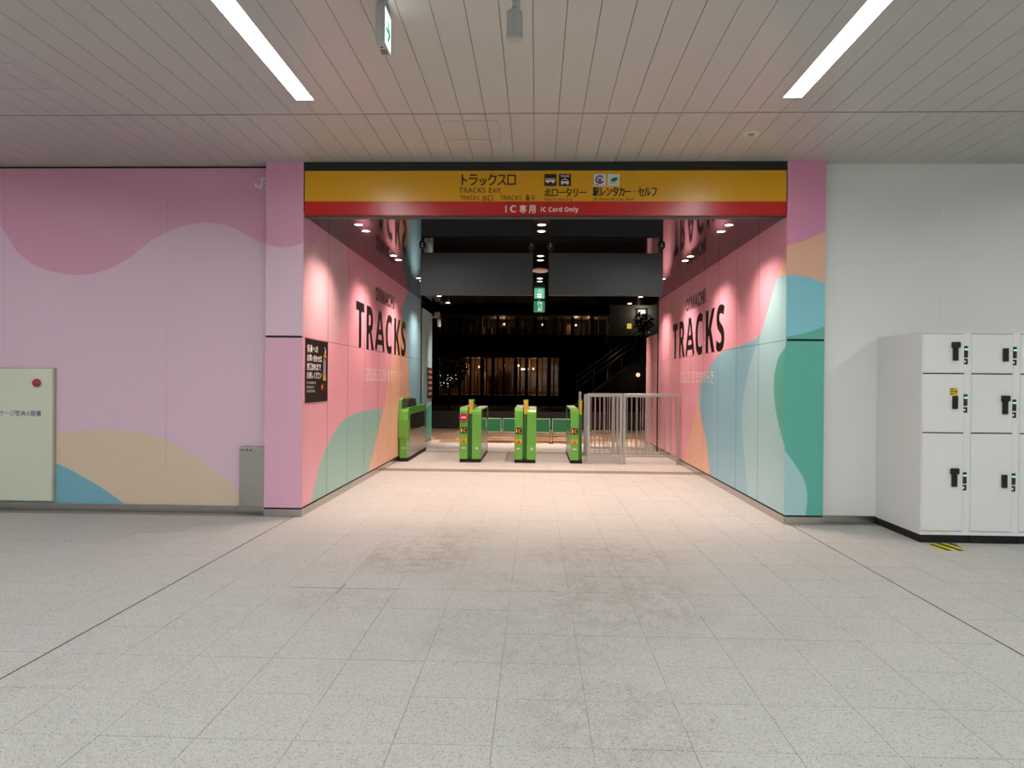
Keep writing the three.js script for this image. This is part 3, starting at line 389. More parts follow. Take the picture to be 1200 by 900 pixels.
{
  const o = thing('hanging_exit_sign', 'white edge-on exit sign with green arrow hanging from hall ceiling', 'exit sign', null, [-0.965, H, 3.18]);
  part('case', rbx(-0.058, 0, -0.275, -0.03, -0.095, 0.095, 0.005), M.greyPlastic, o);
  part('stem', [bx(-0.05, -0.008, -0.035, 0, -0.08, 0.08)], M.greyPlastic, o);
  part('bottom_cover', bx(-0.05, -0.01, -0.279, -0.275, -0.07, -0.01), M.trimGrey, o); part('test_button', cyl(0.006, 0.006, 0.006, -0.03, -0.278, 0.03, 10), M.trimGrey, o);
  const f = new THREE.PlaneGeometry(0.178, 0.226); f.rotateY(Math.PI / 2); f.translate(0.0012, -0.157, 0); part('lit_face', f, std(0x0a0a0a, 0.4, 0, { emissive: 0xffffff, emissiveMap: arrowTex, emissiveIntensity: 1.3 }), o, 'glowing white face with green arrow');
  const l = new THREE.RectAreaLight(lin(0.85, 1, 0.95), 1.3, 0.178, 0.226); l.position.set(0.005, -0.157, 0); l.rotation.y = -Math.PI / 2; o.add(l);
}
// ---- hall ceiling fittings
{
  const o = thing('ceiling_camera', 'grey cylindrical camera housing hanging from the hall ceiling', 'camera', null, [-0.147, H, 3.47]);
  part('mount', [cyl(0.045, 0.045, 0.012, 0, -0.006, 0), cyl(0.016, 0.016, 0.16, 0, -0.09, 0), cyl(0.02, 0.046, 0.03, 0, -0.19, 0), cyl(0.014, 0.014, 0.06, 0.02, -0.16, 0.01)], M.silver, o);
  part('body', cyl(0.047, 0.047, 0.15, 0, -0.275, 0, 32), M.greyPlastic, o);
  part('end_ring', [cyl(0.051, 0.049, 0.022, 0, -0.348, 0, 32)], M.greyPlastic, o); part('lens', cyl(0.036, 0.036, 0.004, 0, -0.361, 0, 24), M.greyPlastic, o);
}
{
  const o = thing('smoke_detector', 'small round beige detector on the ceiling near the right pillar', 'detector', null, [2.02, H - 0.004, 0.86]);
  part('base', cyl(0.085, 0.075, 0.014, 0, -0.007, 0, 32), std(lin(0.62, 0.6, 0.52), 0.5), o); part('sensor', cyl(0.03, 0.02, 0.012, 0, -0.02, 0, 20), std(lin(0.3, 0.29, 0.26), 0.5), o);
}
for (const [x0, x1, z0, z1, lab] of [[-0.873, -0.368, 0.703, 1.204, 'small access hatch frame in the ceiling strip above the yellow sign'], [-4.5, -4.0, 1.94, 2.425, 'square access hatch in the ceiling at the upper left']]) {
  const o = thing('ceiling_hatch', lab, 'hatch', null, [(x0 + x1) / 2, z1 < 1.3 ? H - 0.004 : H, (z0 + z1) / 2]), a = (x1 - x0) / 2, b = (z1 - z0) / 2, t = 0.008;
  part('frame', [bx(-a, a, -0.003, 0, -b, -b + t), bx(-a, a, -0.003, 0, b - t, b), bx(-a, -a + t, -0.003, 0, -b, b), bx(a - t, a, -0.003, 0, -b, b)], M.slat, o);
}

// ================================================================ HALL OBJECTS
{ // fire equipment cabinet
  const o = thing('fire_equipment_cabinet', 'cream wall cabinet with red lamp and blue lettering', 'cabinet', null, [-5.96, 0, ZW]);
  part('body', bx(-0.56, 0.545, 0.105, 1.612, 0, 0.03), std(lin(0.42, 0.42, 0.33), 0.5), o);
  const d = rbx(-0.548, 0.535, 0.118, 1.602, 0.026, 0.056, 0.006);
  const door = part('door', d, M.cream, o);
  part('lettering_plate', uvBy(bx(-0.195, 0.418, 1.062, 1.139, 0.0565, 0.0572), (x, y) => [(x + 0.195) / 0.613, (y - 1.062) / 0.077]), std(0xffffff, 0.4, 0, { map: canvasTex(1024, 128, (x) => { x.fillStyle = '#dadcc9'; x.fillRect(0, 0, 1024, 128); jp(x, 'パッケージ型消火設備', 8, 12, 100, 104, '#2a3a86', 0.1); }) }), door, 'blue Japanese lettering');
  const dome = new THREE.SphereGeometry(0.048, 24, 12, 0, Math.PI * 2, 0, Math.PI / 2); dome.rotateX(Math.PI / 2); dome.translate(0.362, 1.443, 0.062);
  const lamp = part('lamp', dome, M.red, o, 'glossy red indicator lamp'); part('lamp_ring', new THREE.CylinderGeometry(0.053, 0.053, 0.01, 28).rotateX(Math.PI / 2).translate(0.362, 1.443, 0.06), M.silver, lamp);
}
{ // stainless box beside the left pillar
  const o = thing('stainless_wall_box', 'narrow stainless box on the wall against the left pillar', 'box', null, [-3.125, 0, ZW]);
  part('body', rbx(-0.145, 0.145, 0.095, 0.763, 0, 0.11, 0.005), M.steel, o); part('front_door', rbx(-0.138, 0.138, 0.102, 0.75, 0.108, 0.118, 0.004), M.steel, o);
  for (let k = 0; k < 3; k++) part('red_mark', bx(-0.115 + k * 0.045, -0.092 + k * 0.045, 0.715, 0.732, 0.1185, 0.119), std(0x6b2c22, 0.5), o);
}
// ---- notice on the left passage wall
const noticeTex = canvasTex(512, 448, (x, w, h) => {
  x.fillStyle = '#15100f'; x.fillRect(0, 0, w, h); const c = '#f4ece8';
  jp(x, '係員への', 28, 40, 62, 56, c, 0.13); jp(x, 'お問い合わせは', 28, 108, 48, 50, c, 0.13); jp(x, '西口改札まで', 28, 170, 52, 50, c, 0.13); jp(x, 'お越しください', 28, 230, 48, 50, c, 0.13);
  ['For assistance,', 'please go to', 'the West Gate.'].forEach((s, i) => latin(x, s, 28, 298 + i * 30, [200, 160, 186][i], 18, c, ''));
  x.fillStyle = '#8f8a90'; x.fillRect(398, 132, 66, 120); x.fillStyle = '#d98a2a'; x.beginPath(); x.arc(440, 122, 34, Math.PI, 0); x.fill(); x.fillStyle = '#c3a02a'; x.fillRect(396, 250, 72, 44); x.fillStyle = '#d3d3d3'; x.fillRect(424, 46, 26, 8); x.fillRect(438, 60, 24, 30);
  x.fillStyle = '#d2202c'; x.beginPath(); x.arc(376, 338, 24, 0, 7); x.fill(); x.fillStyle = '#ffd6d6'; x.fillRect(366, 334, 20, 8); x.strokeStyle = '#4e7a3e'; x.lineWidth = 8; x.beginPath(); x.moveTo(436, 306); x.lineTo(436, 352); x.stroke();
});
{
  const g = bx(XL, XL + 0.006, 1.248, 1.967, -0.925, -0.086); uvBy(g, (x, y, z) => [(-z - 0.086) / 0.839, (y - 1.248) / 0.719]);
  solo('notice_board', g, std(0xffffff, 0.4, 0, { map: noticeTex }), 'black staff-contact notice with white text on the pink passage wall', 'notice');
  const g2 = bx(XL, XL + 0.02, 1.09, 1.82, -9.58, -8.88), t2 = canvasTex(128, 128, (x) => { x.fillStyle = '#1a110f'; x.fillRect(0, 0, 128, 128); for (let k = 0; k < 5; k++) { x.fillStyle = '#a5796a'; x.fillRect(10, 10 + k * 23, 104, 13); } });
  uvBy(g2, (x, y, z) => [(-z - 8.88) / 0.7, (y - 1.09) / 0.73]); solo('guide_board', g2, std(0xffffff, 0.5, 0, { map: t2 }), 'dark guide board with stacked brown bars at the far passage end', 'board');
}
// ---- coin lockers
{
  const noteTex = canvasTex(64, 64, (x) => { x.fillStyle = '#d8b52a'; x.fillRect(0, 0, 64, 64); x.fillStyle = '#4a3a10'; for (let k = 0; k < 3; k++) x.fillRect(6, 8 + k * 18, 26 + (k * 13) % 24, 7); x.fillRect(44, 26, 14, 12); });
  const doors = [[1.995, 1.62], [1.612, 1.055], [1.047, 0.115]], handleTop = [[1.91, 1.815, 1.0], [1.48, 1.46, 1.38], [0.712, 0.655, 0.68]];
  const cap = { '0,0': 1, '0,2': 1, '1,1': 1, '2,0': 1 };
  const X0 = 3.672, W = 0.454, ZF = 0.79;
  ['leftmost white coin locker column, with the yellow sticker and exposed side', 'white coin locker column, second from the left', 'white coin locker column cut by the right photo edge', 'white coin locker column beyond the right photo edge'].forEach((lab, c) => {
    const o = thing('coin_locker', lab, 'locker', 'coin locker bank', [X0 + c * W, 0, 0]), last = 0;
    part('plinth', bx(0.01, W - (c < 3 ? 0 : 0.01), 0, 0.078, -0.095, ZF - 0.012), M.rubber, o);
    part('body', bx(0, W - 0.0015, 0.078, 2.012, -0.095, ZF - 0.022), M.locker, o);
    part('front_frame', [bx(0, 0.01, 0.078, 2.012, ZF - 0.022, ZF), bx(0.396, W - 0.0015, 0.078, 2.012, ZF - 0.022, ZF), bx(0.01, 0.396, 0.078, 0.112, ZF - 0.022, ZF), bx(0.01, 0.396, 1.998, 2.012, ZF - 0.022, ZF)], M.locker, o);
    part('door_gap', bx(0.01, 0.396, 0.112, 1.998, ZF - 0.0215, ZF - 0.014), M.lockerGap, o);
    doors.forEach(([t, b], r) => {
      const d = part('door', rbx(0.0125, 0.3945, b + 0.002, t - 0.002, ZF - 0.014, ZF + 0.002, 0.003, 1), M.locker, o);
      const hy = c === 1 ? [1.86, 1.36, 0.66][r] : [1.865, 1.405, 0.665][r], hx = c === 1 ? 0.322 : 0.31, z = ZF + 0.002;
      part('handle', rbx(hx - 0.025, hx + 0.025, hy - 0.125, hy, z, z + 0.018, 0.004, 1), M.black, d, 'black pull handle');
      if (cap[`${c},${r}`]) part('key_cap', rbx(hx - 0.038, hx + 0.038, hy - 0.004, hy + 0.052, z, z + 0.032, 0.008), M.black, d, 'black lock cap');
      if (c === 0 && r === 1) part('sticker', uvBy(bx(0.262, 0.338, hy + 0.002, hy + 0.076, z, z + 0.0008), (x, y) => [(x - 0.262) / 0.076, (y - hy) / 0.076]), std(0xffffff, 0.5, 0, { map: noteTex }), d, 'yellow printed sticker');
      const sy = hy + 0.01, sx = 0.41, s = part('status_panel', rbx(sx - 0.018, sx + 0.018, sy - 0.105, sy + 0.005, ZF, ZF + 0.008, 0.004, 1), M.glassDark, o);
      part('status_lamp', bx(sx - 0.016, sx + 0.016, sy - 0.036, sy - 0.02, ZF + 0.008, ZF + 0.0095), glow(lin(0.35, 1, 0.62), 1.1), s, 'glowing green lamp');
      part('reader_mark', [bx(sx - 0.018, sx + 0.018, sy - 0.134, sy - 0.118, ZF, ZF + 0.002), bx(sx + 0.002, sx + 0.018, sy - 0.164, sy - 0.118, ZF, ZF + 0.002), bx(sx - 0.018, sx + 0.018, sy - 0.17, sy - 0.154, ZF, ZF + 0.002)], M.black, s, 'black bracket mark');
    });
  });
  const t = canvasTex(256, 64, (x) => { x.fillStyle = '#d8c81e'; x.fillRect(0, 0, 256, 64); x.fillStyle = '#15100c'; for (let k = -1; k < 4; k++) { x.beginPath(); x.moveTo(20 + k * 84, 64); x.lineTo(62 + k * 84, 64); x.lineTo(104 + k * 84, 0); x.lineTo(62 + k * 84, 0); x.fill(); } });
  const g3 = new THREE.ExtrudeGeometry(new THREE.Shape([[3.69, -0.91], [3.81, -0.8], [3.98, -0.8], [3.925, -1.1], [3.7, -1.1]].map(([a, b]) => new THREE.Vector2(a, b))), { depth: 0.003, bevelEnabled: false }); g3.rotateX(-Math.PI / 2);
  uvBy(g3, (x, y, z) => [(x - 3.67) / 0.32, (z - 0.79) / 0.33]);
  solo('hazard_tape', g3, std(0xffffff, 0.5, 0, { map: t }), 'yellow and black striped tape on the floor at the lockers', 'tape');
}

// ================================================================ TICKET GATES AND RAILINGS
function finShape(len, top, r, front) { const s = new THREE.Shape(); s.moveTo(0, 0.07); s.lineTo(0, top - r); s.quadraticCurveTo(0, top, r, top); s.lineTo(len, top); s.lineTo(len, 0.07); s.closePath(); return s; }
function fin(x0, x1, z0, len, top, r) {            // rounded-nose slab: profile in z / y, extruded along x
  const g = new THREE.ExtrudeGeometry(finShape(len, top, r), { depth: x1 - x0 - 0.012, bevelEnabled: true, bevelSize: 0.006, bevelThickness: 0.006, bevelSegments: 2, curveSegments: 8 });
  g.rotateY(Math.PI / 2); g.translate(x0 + 0.006, 0, z0); return g;              // shape x -> -z
}
const icTex = canvasTex(128, 96, (x) => { x.fillStyle = '#120504'; x.fillRect(0, 0, 128, 96); x.fillStyle = '#ffb43a'; x.fillRect(16, 18, 18, 60); latin(x, 'C', 56, 18, 58, 60, '#ff6a24'); });
const warnTex = canvasTex(96, 64, (x) => { x.fillStyle = '#d99a1e'; x.fillRect(0, 0, 96, 64); x.fillStyle = '#2a1606'; x.beginPath(); x.moveTo(40, 40); x.lineTo(56, 8); x.lineTo(60, 40); x.fill(); x.fillRect(14, 46, 68, 8); });
const matIC = std(0x080404, 0.4, 0, { emissive: 0xffffff, emissiveMap: icTex, emissiveIntensity: 1.1 }), matWarn = std(0xffffff, 0.5, 0, { map: warnTex });
const L = 1.9;
function housing(o, x0, x1, top) {                 // one slab of a gate: green nose and tail, steel flanks, dark upper flank
  const f = part('front_cowl', fin(x0, x1, 0, 0.2, top, 0.11), M.green, o, 'green rounded front cowl');
  const b = fin(x0, x1, 0, 0.2, top, 0.11); b.rotateY(Math.PI); b.translate(x0 + x1, 0, -L); part('rear_cowl', b, M.green, o);
  part('lower_flank', bx(x0 + 0.004, x1 - 0.004, 0.07, 0.55, -L + 0.19, -0.19), M.steelBright, o, 'brushed stainless side');
  part('upper_flank', bx(x0 + 0.004, x1 - 0.004, 0.55, top - 0.03, -L + 0.19, -0.19), M.glassDark, o, 'black upper side');
  part('top_cover', rbx(x0, x1, top - 0.03, top, -L + 0.19, -0.19, 0.006), M.greyPlastic, o);
  return f;
}
function readerFace(o, f, x0, x1) {
  part('reader_plate', (() => { const g = rbx(x0 + 0.012, x1 - 0.012, 0, 0.012, -0.3, -0.07, 0.004); g.translate(0, 1.014, 0); return g; })(), M.silver, o, 'pale card reader plate');
  const plane = (w, h, y, m, n) => { const g = rbx((x0 + x1) / 2 - w / 2, (x0 + x1) / 2 + w / 2, y - h / 2, y + h / 2, 0.004, 0.012, 0.002, 1); uvBy(g, (x, yy) => [(x - (x0 + x1) / 2 + w / 2) / w, (yy - y + h / 2) / h]); return part(n, g, m, f); };
  plane(0.125, 0.115, 0.595, matIC, 'indicator').userData.label = 'black indicator with glowing orange letters'; plane(0.12, 0.085, 0.4, matWarn, 'warning_label').userData.label = 'yellow warning label'; plane(0.07, 0.03, 0.265, M.silver, 'maker_label');
}
function post(o, x0, x1, yTop = 1.165) {
  const p = part('sensor_post', rbx(x0, x1, 0.5, yTop - 0.03, -0.32, -0.05, 0.012), M.greenDeep, o); part('post_front', rbx(x0 + 0.006, x1 - 0.006, 0.9, yTop - 0.01, -0.08, -0.03, 0.012), M.yellow, p, 'yellow post front'); part('post_cap', rbx(x0 - 0.003, x1 + 0.003, yTop - 0.03, yTop, -0.36, -0.035, 0.008), M.green, p);
}
function fullGate(x, lab, red) {
  const o = thing('ticket_gate', lab, 'ticket gate', 'green ticket gates', [x, 0, -5.44]);
  part('plinth', bx(-0.195, 0.195, 0, 0.07, -L, -0.005), M.rubber, o, 'black base');
  const f = housing(o, -0.195, -0.045, 1.015); housing(o, 0.035, 0.205, 0.99); readerFace(o, f, -0.195, -0.045); post(o, -0.035, 0.055);
  part('core', bx(-0.05, 0.04, 0.07, 0.93, -L + 0.05, -0.06), M.greenDeep, o);
  if (red) { const g = new THREE.CylinderGeometry(0.082, 0.082, 0.03, 32).rotateX(Math.PI / 2).translate(-0.12, 0.835, 0.018); const d = part('no_entry_lamp', g, std(0x300408, 0.3, 0, { emissive: lin(0.75, 0.02, 0.07), emissiveIntensity: 0.5 }), o, 'round glowing red no-entry lamp'); part('no_entry_bar', bx(-0.165, -0.075, 0.822, 0.848, 0.033, 0.036), glow(lin(1, 0.5, 0.55), 0.9), d); }
  const lbl = part('side_label', bx(0.1, 0.15, 0.24, 0.285, 0.004, 0.01), M.silver, o); lbl.userData.label = 'small silver label'; return o;
}
fullGate(-1.217, 'double green ticket gate with the red lamp, left of centre', true);
fullGate(-0.197, 'double green ticket gate in the middle, without red lamp', false);
{ // single reader gate beside the railing
  const o = thing('ticket_gate', 'narrow green ticket gate against the steel railing', 'ticket gate', 'green ticket gates', [0.752, 0, -5.46]);
  part('plinth', bx(-0.11, 0.11, 0, 0.07, -L, -0.005), M.rubber, o, 'black base'); const f = housing(o, -0.11, 0.045, 1.015); readerFace(o, f, -0.11, 0.045); post(o, 0.047, 0.108); part('core', bx(0.045, 0.105, 0.07, 0.93, -L + 0.05, -0.04), M.greenDeep, o);
}
{ // gate standing at the left wall
  const o = thing('ticket_gate', 'green ticket gate with black screen standing at the left wall', 'ticket gate', 'green ticket gates', [-2.44, 0, -5.43]);
  part('plinth', bx(-0.1, 0.065, 0, 0.065, -2.2, -0.005), M.rubber, o, 'black base');
  const fs = (x0, x1, z0, len, pts) => { const s = new THREE.Shape(pts.map(([a, b]) => new THREE.Vector2(a, b))), g = new THREE.ExtrudeGeometry(s, { depth: x1 - x0 - 0.016, bevelEnabled: true, bevelSize: 0.008, bevelThickness: 0.008, bevelSegments: 2 }); g.rotateY(Math.PI / 2); g.translate(x0 + 0.008, 0, z0); return g; };
  part('lower_cowl', rbx(-0.098, 0.05, 0.065, 0.45, -0.2, 0, 0.012), M.green, o, 'green lower front');
  part('upper_cowl', rbx(-0.115, 0.06, 0.44, 0.79, -0.28, 0.035, 0.014), M.green, o, 'green protruding front box');
  part('nose', fs(-0.08, 0.06, 0, 0.5, [[0.02, 0.79], [0.05, 0.93], [0.12, 1.0], [2.1, 1.0], [2.16, 0.93], [2.16, 0.88], [0.3, 0.88], [0.22, 0.79]]), M.green, o, 'green rounded top rail');
  part('lower_flank', bx(-0.09, 0.055, 0.065, 0.55, -2.1, -0.19), M.steelBright, o, 'brushed stainless side'); part('upper_flank', bx(-0.09, 0.052, 0.55, 0.89, -2.1, -0.27), M.glassDark, o, 'black upper side');
  part('rear_cowl', rbx(-0.098, 0.062, 0.5, 0.9, -2.2, -2.05, 0.012), M.greenDeep, o);
  const w = part('wall_housing', fs(-0.115, -0.07, 0, 0.5, [[0.0, 0.79], [0.06, 1.14], [0.12, 1.17], [1.2, 1.17], [1.3, 1.0], [1.3, 0.8]]), M.green, o, 'taller green wall-side housing');
  part('screen', fs(-0.07, 0.03, 0, 0.5, [[0.1, 1.0], [0.22, 1.15], [1.0, 1.15], [1.15, 1.0]]), M.rubber, w, 'black screen hood');
  for (let k = 0; k < 2; k++) part('side_label', bx(-0.06 + k * 0.05, -0.03 + k * 0.05, 0.23, 0.27, 0.0, 0.003), M.silver, o);
}
function railing(name, lab, x0, x1, z, top, bars, stile, kick, group) {
  const o = thing(name, lab, 'railing', group, [(x0 + x1) / 2, 0, z]), a = x0 - (x0 + x1) / 2, b = -a, st = stile;
  part('stile', rbx(a, a + st, 0.0, top, -0.02, 0.02, 0.004), M.steelBright, o); part('stile', rbx(b - st, b, 0.0, top, -0.02, 0.02, 0.004), M.steelBright, o);
  part('top_rail', rbx(a, b, top - 0.055, top + 0.001, -0.021, 0.021, 0.004), M.steelBright, o);
  part('bottom_rail', rbx(a + st, b - st, 0.135, 0.175, -0.016, 0.016, 0.003), M.steelBright, o);
  if (kick) part('kick_plate', bx(a + st, b - st, 0.025, 0.135, -0.004, 0.004), M.steelBright, o, 'plain stainless kick plate');
  for (let k = 1; k <= bars; k++) { const x = a + st + (b - a - 2 * st) * k / (bars + 1); part('baluster', bar([x, 0.17, 0], [x, top - 0.05, 0], 0.009), M.steelBright, o); }
  return o;
}
railing('railing_gate', 'short stainless railing leaf with kick plate next to the narrow gate', 0.945, 1.595, -5.45, 1.305, 5, 0.055, true, 'stainless railings');
railing('railing_gate', 'long stainless railing leaf reaching the right passage wall', 1.605, 2.64, -5.45, 1.305, 8, 0.055, false, 'stainless railings');
railing('railing_gate', 'stainless railing behind the short leaf, seen through its bars', 0.99, 1.64, -7.05, 1.26, 5, 0.075, false, 'stainless railings');
railing('railing_gate', 'stainless railing behind the long leaf, seen through its bars', 1.66, 2.3, -7.05, 1.26, 5, 0.05, false, 'stainless railings');
solo('rail_post', rbx(0.885, 0.94, 0, 1.31, -7.1, -7.05, 0.006), M.steelBright, 'slim steel post behind the narrow ticket gate', 'post');

// ================================================================ OUTSIDE (night)
const plaza = struct('floor_plaza', 'brownish paved plaza outside the passage at night', 'ground');
part('ground', bx(-30, 30, -0.3, -0.012, -70, ZFAR - 0.002), M.concrete, plaza);
{
  const mats = ['#b39778', '#cbb093', '#9c8468', '#d6c3ab', '#b8a28c'].map((c) => std(c, 0.55)); let n = 0;
  for (let j = 0; j < 6; j++) for (let i = 0; i < 16; i++) { const a = -4.8 + i * 0.6 + (j % 2) * 0.3, z = ZFAR - 0.004 - j * 0.86; part(n ? `paver_${String(n).padStart(3, '0')}` : 'paver', bx(a + 0.004, a + 0.596, -0.012, 0, z - 0.852, z), mats[Math.floor(rnd() * 5)], plaza); n++; }
}
{
  const wall = struct('wall_plaza', 'low dark wall at the far edge of the plaza', 'wall'); part('wall_core', bx(-9, 9, 0, 0.55, -15.4, -15.0), M.dark, wall);
  function barrier(x0, n, lab) {
    const o = thing('green_barrier', lab, 'barrier', 'low green barriers outside', [x0, 0, -9.75]);
    for (let k = 0; k < n; k++) { const a = k * 0.4, p = part('panel', rbx(a + 0.012, a + 0.358, 0.278, 0.592, -0.012, 0.012, 0.01), M.barrier, o); part('panel_frame', [bx(a, a + 0.37, 0.592, 0.606, -0.012, 0.012), bx(a, a + 0.37, 0.264, 0.278, -0.012, 0.012), bx(a, a + 0.012, 0.264, 0.606, -0.012, 0.012), bx(a + 0.358, a + 0.37, 0.264, 0.606, -0.012, 0.012)], M.barrierFrame, p); }
    for (const x of [0.006, (n - 1) * 0.4 + 0.364]) { part('leg', bx(x - 0.01, x + 0.01, 0, 0.27, -0.01, 0.01), M.woodDark, o); part('foot', bx(x - 0.02, x + 0.02, 0, 0.03, -0.18, 0.18), M.woodDark, o); }
    part('lower_rail', bx(0, (n - 1) * 0.4 + 0.37, 0.03, 0.055, -0.012, 0.012), M.woodDark, o); part('lower_rail', bx(0, (n - 1) * 0.4 + 0.37, 0.16, 0.18, -0.01, 0.01), M.woodDark, o);
  }
  barrier(-1.62, 5, 'long row of low green barrier panels outside the gates'); barrier(0.4, 1, 'single low green barrier panel right of the middle gate');
  const cam = thing('security_camera', 'small white security camera at the far left wall end', 'camera', null, [-2.42, 2.98, -9.5]);
  part('bracket', bx(-0.14, -0.02, 0.06, 0.1, -0.02, 0.02), M.white, cam); part('body', rbx(-0.06, 0.06, 0.06, 0.2, -0.09, 0.09, 0.012), M.greyPlastic, cam); part('lens_barrel', cyl(0.05, 0.045, 0.2, 0, 0, 0, 18).rotateX(0.5).translate(0.05, -0.05, 0.05), M.greyPlastic, cam);
  const e = thing('downlight', 'small round downlight outside under the passage end, by the security camera', 'downlight', 'downlights in the passage ceiling', [-2.03, HP, -8.45]);
  part('trim_ring', cyl(0.06, 0.06, 0.006, 0, -0.003, 0, 28), M.trimGrey, e); part('lens', cyl(0.045, 0.045, 0.004, 0, -0.008, 0, 28), M.lens, e);
  const el = new THREE.SpotLight(SPOT_COL, 75, 0, 0.86, 0.7, 2); el.position.set(0, -0.02, 0); el.target.position.set(0.45, -1, -0.85); el.castShadow = true; e.add(el, el.target);
  const e2 = thing('downlight', 'small round downlight outside under the passage end, by the right wall', 'downlight', 'downlights in the passage ceiling', [2.1, HP, -8.45]);
  part('trim_ring', cyl(0.06, 0.06, 0.006, 0, -0.003, 0, 28), M.trimGrey, e2); part('lens', cyl(0.045, 0.045, 0.004, 0, -0.008, 0, 28), M.lens, e2);
  const el2 = new THREE.SpotLight(SPOT_COL, 75, 0, 0.86, 0.7, 2); el2.position.set(0, -0.02, 0); el2.target.position.set(-0.45, -1, -0.85); el2.castShadow = true; e2.add(el2, el2.target);
}
{ // shop building across the plaza
  const o = thing('shop_building', 'two-storey building across the plaza with warm lit windows', 'building', null, [0, 0, -38]);
  part('spandrel', bx(-11, 5.2, 3.12, 4.55, -6, 0), M.dark, o); part('roof', bx(-11, 5.6, 5.75, 6.4, -6, 1.2), M.dark, o);
  part('plinth', bx(-11, 5.2, 0, 0.62, -6, 0), M.dark, o); part('side_wall', bx(1.5, 5.2, 0.62, 3.12, -6, 0), M.dark, o); part('side_wall', bx(-11, -6.3, 0.62, 5.75, -6, 0), M.dark, o); part('side_wall', bx(4.75, 5.2, 4.55, 5.75, -6, 0), M.dark, o);
  part('canopy', bx(-11, 4.9, 5.68, 5.75, -0.3, 1.2), M.wood, o, 'brown timber soffit'); part('shop_canopy', bx(-5.6, 1.5, 3.02, 3.12, 0, 0.9), M.wood, o, 'brown timber soffit');
  part('back_wall', bx(-6.3, 1.5, 0.62, 3.12, -4.1, -4), M.woodDark, o); part('back_wall', bx(-6.3, 4.75, 4.55, 5.75, -4.1, -4), M.dark, o);
  for (let k = 0; k < 26; k++) { const x = k < 9 ? rr(-4.9, -2) : rr(-2, 1.4), z = rr(-2.6, -0.9), w = rr(0.03, 0.11); part('timber_fin', bx(x, x + w, 0.64, rr(1.9, 3.1), z - 0.12, z), M.wood, o); }
  for (let k = 0; k < 22; k++) { const x = rr(-4.6, 4.4), z = rr(-2.4, -0.8), w = rr(0.04, 0.16); part('timber_fin', bx(x, x + w, 4.56, rr(4.9, 5.7), z - 0.1, z), k % 3 ? M.wood : M.plain, o); }
  part('floor_slab', bx(-6.3, 1.5, 0.6, 0.64, -4, 0), M.wood, o);
  for (let k = 0; k < 19; k++) { const x = -5.05 + k * 0.36; part('mullion', bx(x, x + [0.2, 0.06, 0.14, 0.05, 0.24, 0.1][k % 6], 0.62, 3.12, -0.08, 0.02), k > 8 && k % 2 ? M.wood : M.dark, o); }
  for (let k = 0; k < 19; k++) { const x = -6.2 + k * 0.6; part('mullion', bx(x, x + [0.3, 0.08, 0.2, 0.1][k % 4], 4.55, 5.7, -0.08, 0.02), k % 4 ? M.dark : M.wood, o); }
  for (let k = 0; k < 5; k++) part('window_pane', bx(-5.05 + k * 1.3, -5.05 + k * 1.3 + 1.28, 0.64, 3.1, -0.04, -0.034), M.glass, o);
  for (let k = 0; k < 7; k++) part('window_pane', bx(-6.2 + k * 1.56, -6.2 + k * 1.56 + 1.54, 4.57, 5.66, -0.04, -0.034), M.glass, o);
  for (let k = 0; k < 10; k++) { const x = rr(-4.8, 1.1); part('shelf_unit', rbx(x, x + rr(0.25, 0.5), 0.64, rr(1.3, 2.5), -3.6 + rr(0, 2), -3.2 + rr(0, 1), 0.01, 1), k % 2 ? M.woodDark : M.wood, o); }
  for (let k = 0; k < 12; k++) { const x = rr(-6, 4.4); part('shelf_unit', rbx(x, x + rr(0.2, 0.6), 4.55, rr(4.9, 5.5), -3.2 + rr(0, 2), -2.8 + rr(0, 1), 0.01, 1), k % 2 ? M.woodDark : M.wood, o); }
  const bulb = glow(lin(1, 0.62, 0.3), 2.2);
  for (const [x, y, z, i] of [[-4.4, 2.5, -1.6, 2.2], [-3.9, 2.5, -2.2, 1.6], [-2.2, 2.6, -2.6, 0.9], [-1.2, 2.6, -1.8, 1.4], [-0.2, 2.4, -2.4, 2.2], [0.8, 2.5, -1.6, 2.4], [-2.6, 5.4, -1.8, 1.2], [-2.2, 5.4, -2.2, 1.2], [2.6, 5.3, -1.4, 2.0], [3.6, 5.3, -1.8, 2.6], [0.4, 5.4, -2.4, 0.2]]) {
    const p = part('pendant_lamp', [new THREE.SphereGeometry(0.07, 14, 10).translate(x, y, z)], bulb, o, 'small warm pendant lamp'); part('cord', bar([x, y + 0.07, z], [x, y > 4 ? 5.75 : 3.12, z], 0.006, 5), M.dark, p);
    const l = new THREE.PointLight(lin(1, 0.58, 0.28), i, 0, 2); l.position.set(x, y, z); l.castShadow = true; o.add(l);
  }
  const lb = part('light_box', rbx(-1.05, -0.5, 2.28, 2.4, -0.6, -0.55, 0.01), glow(lin(1, 0.92, 0.8), 1.3), o, 'small white lit sign bar');
  const lbl = new THREE.RectAreaLight(lin(1, 0.9, 0.75), 1, 0.5, 0.1); lbl.position.set(-0.775, 2.34, -0.54); lbl.rotation.y = Math.PI; o.add(lbl);
}
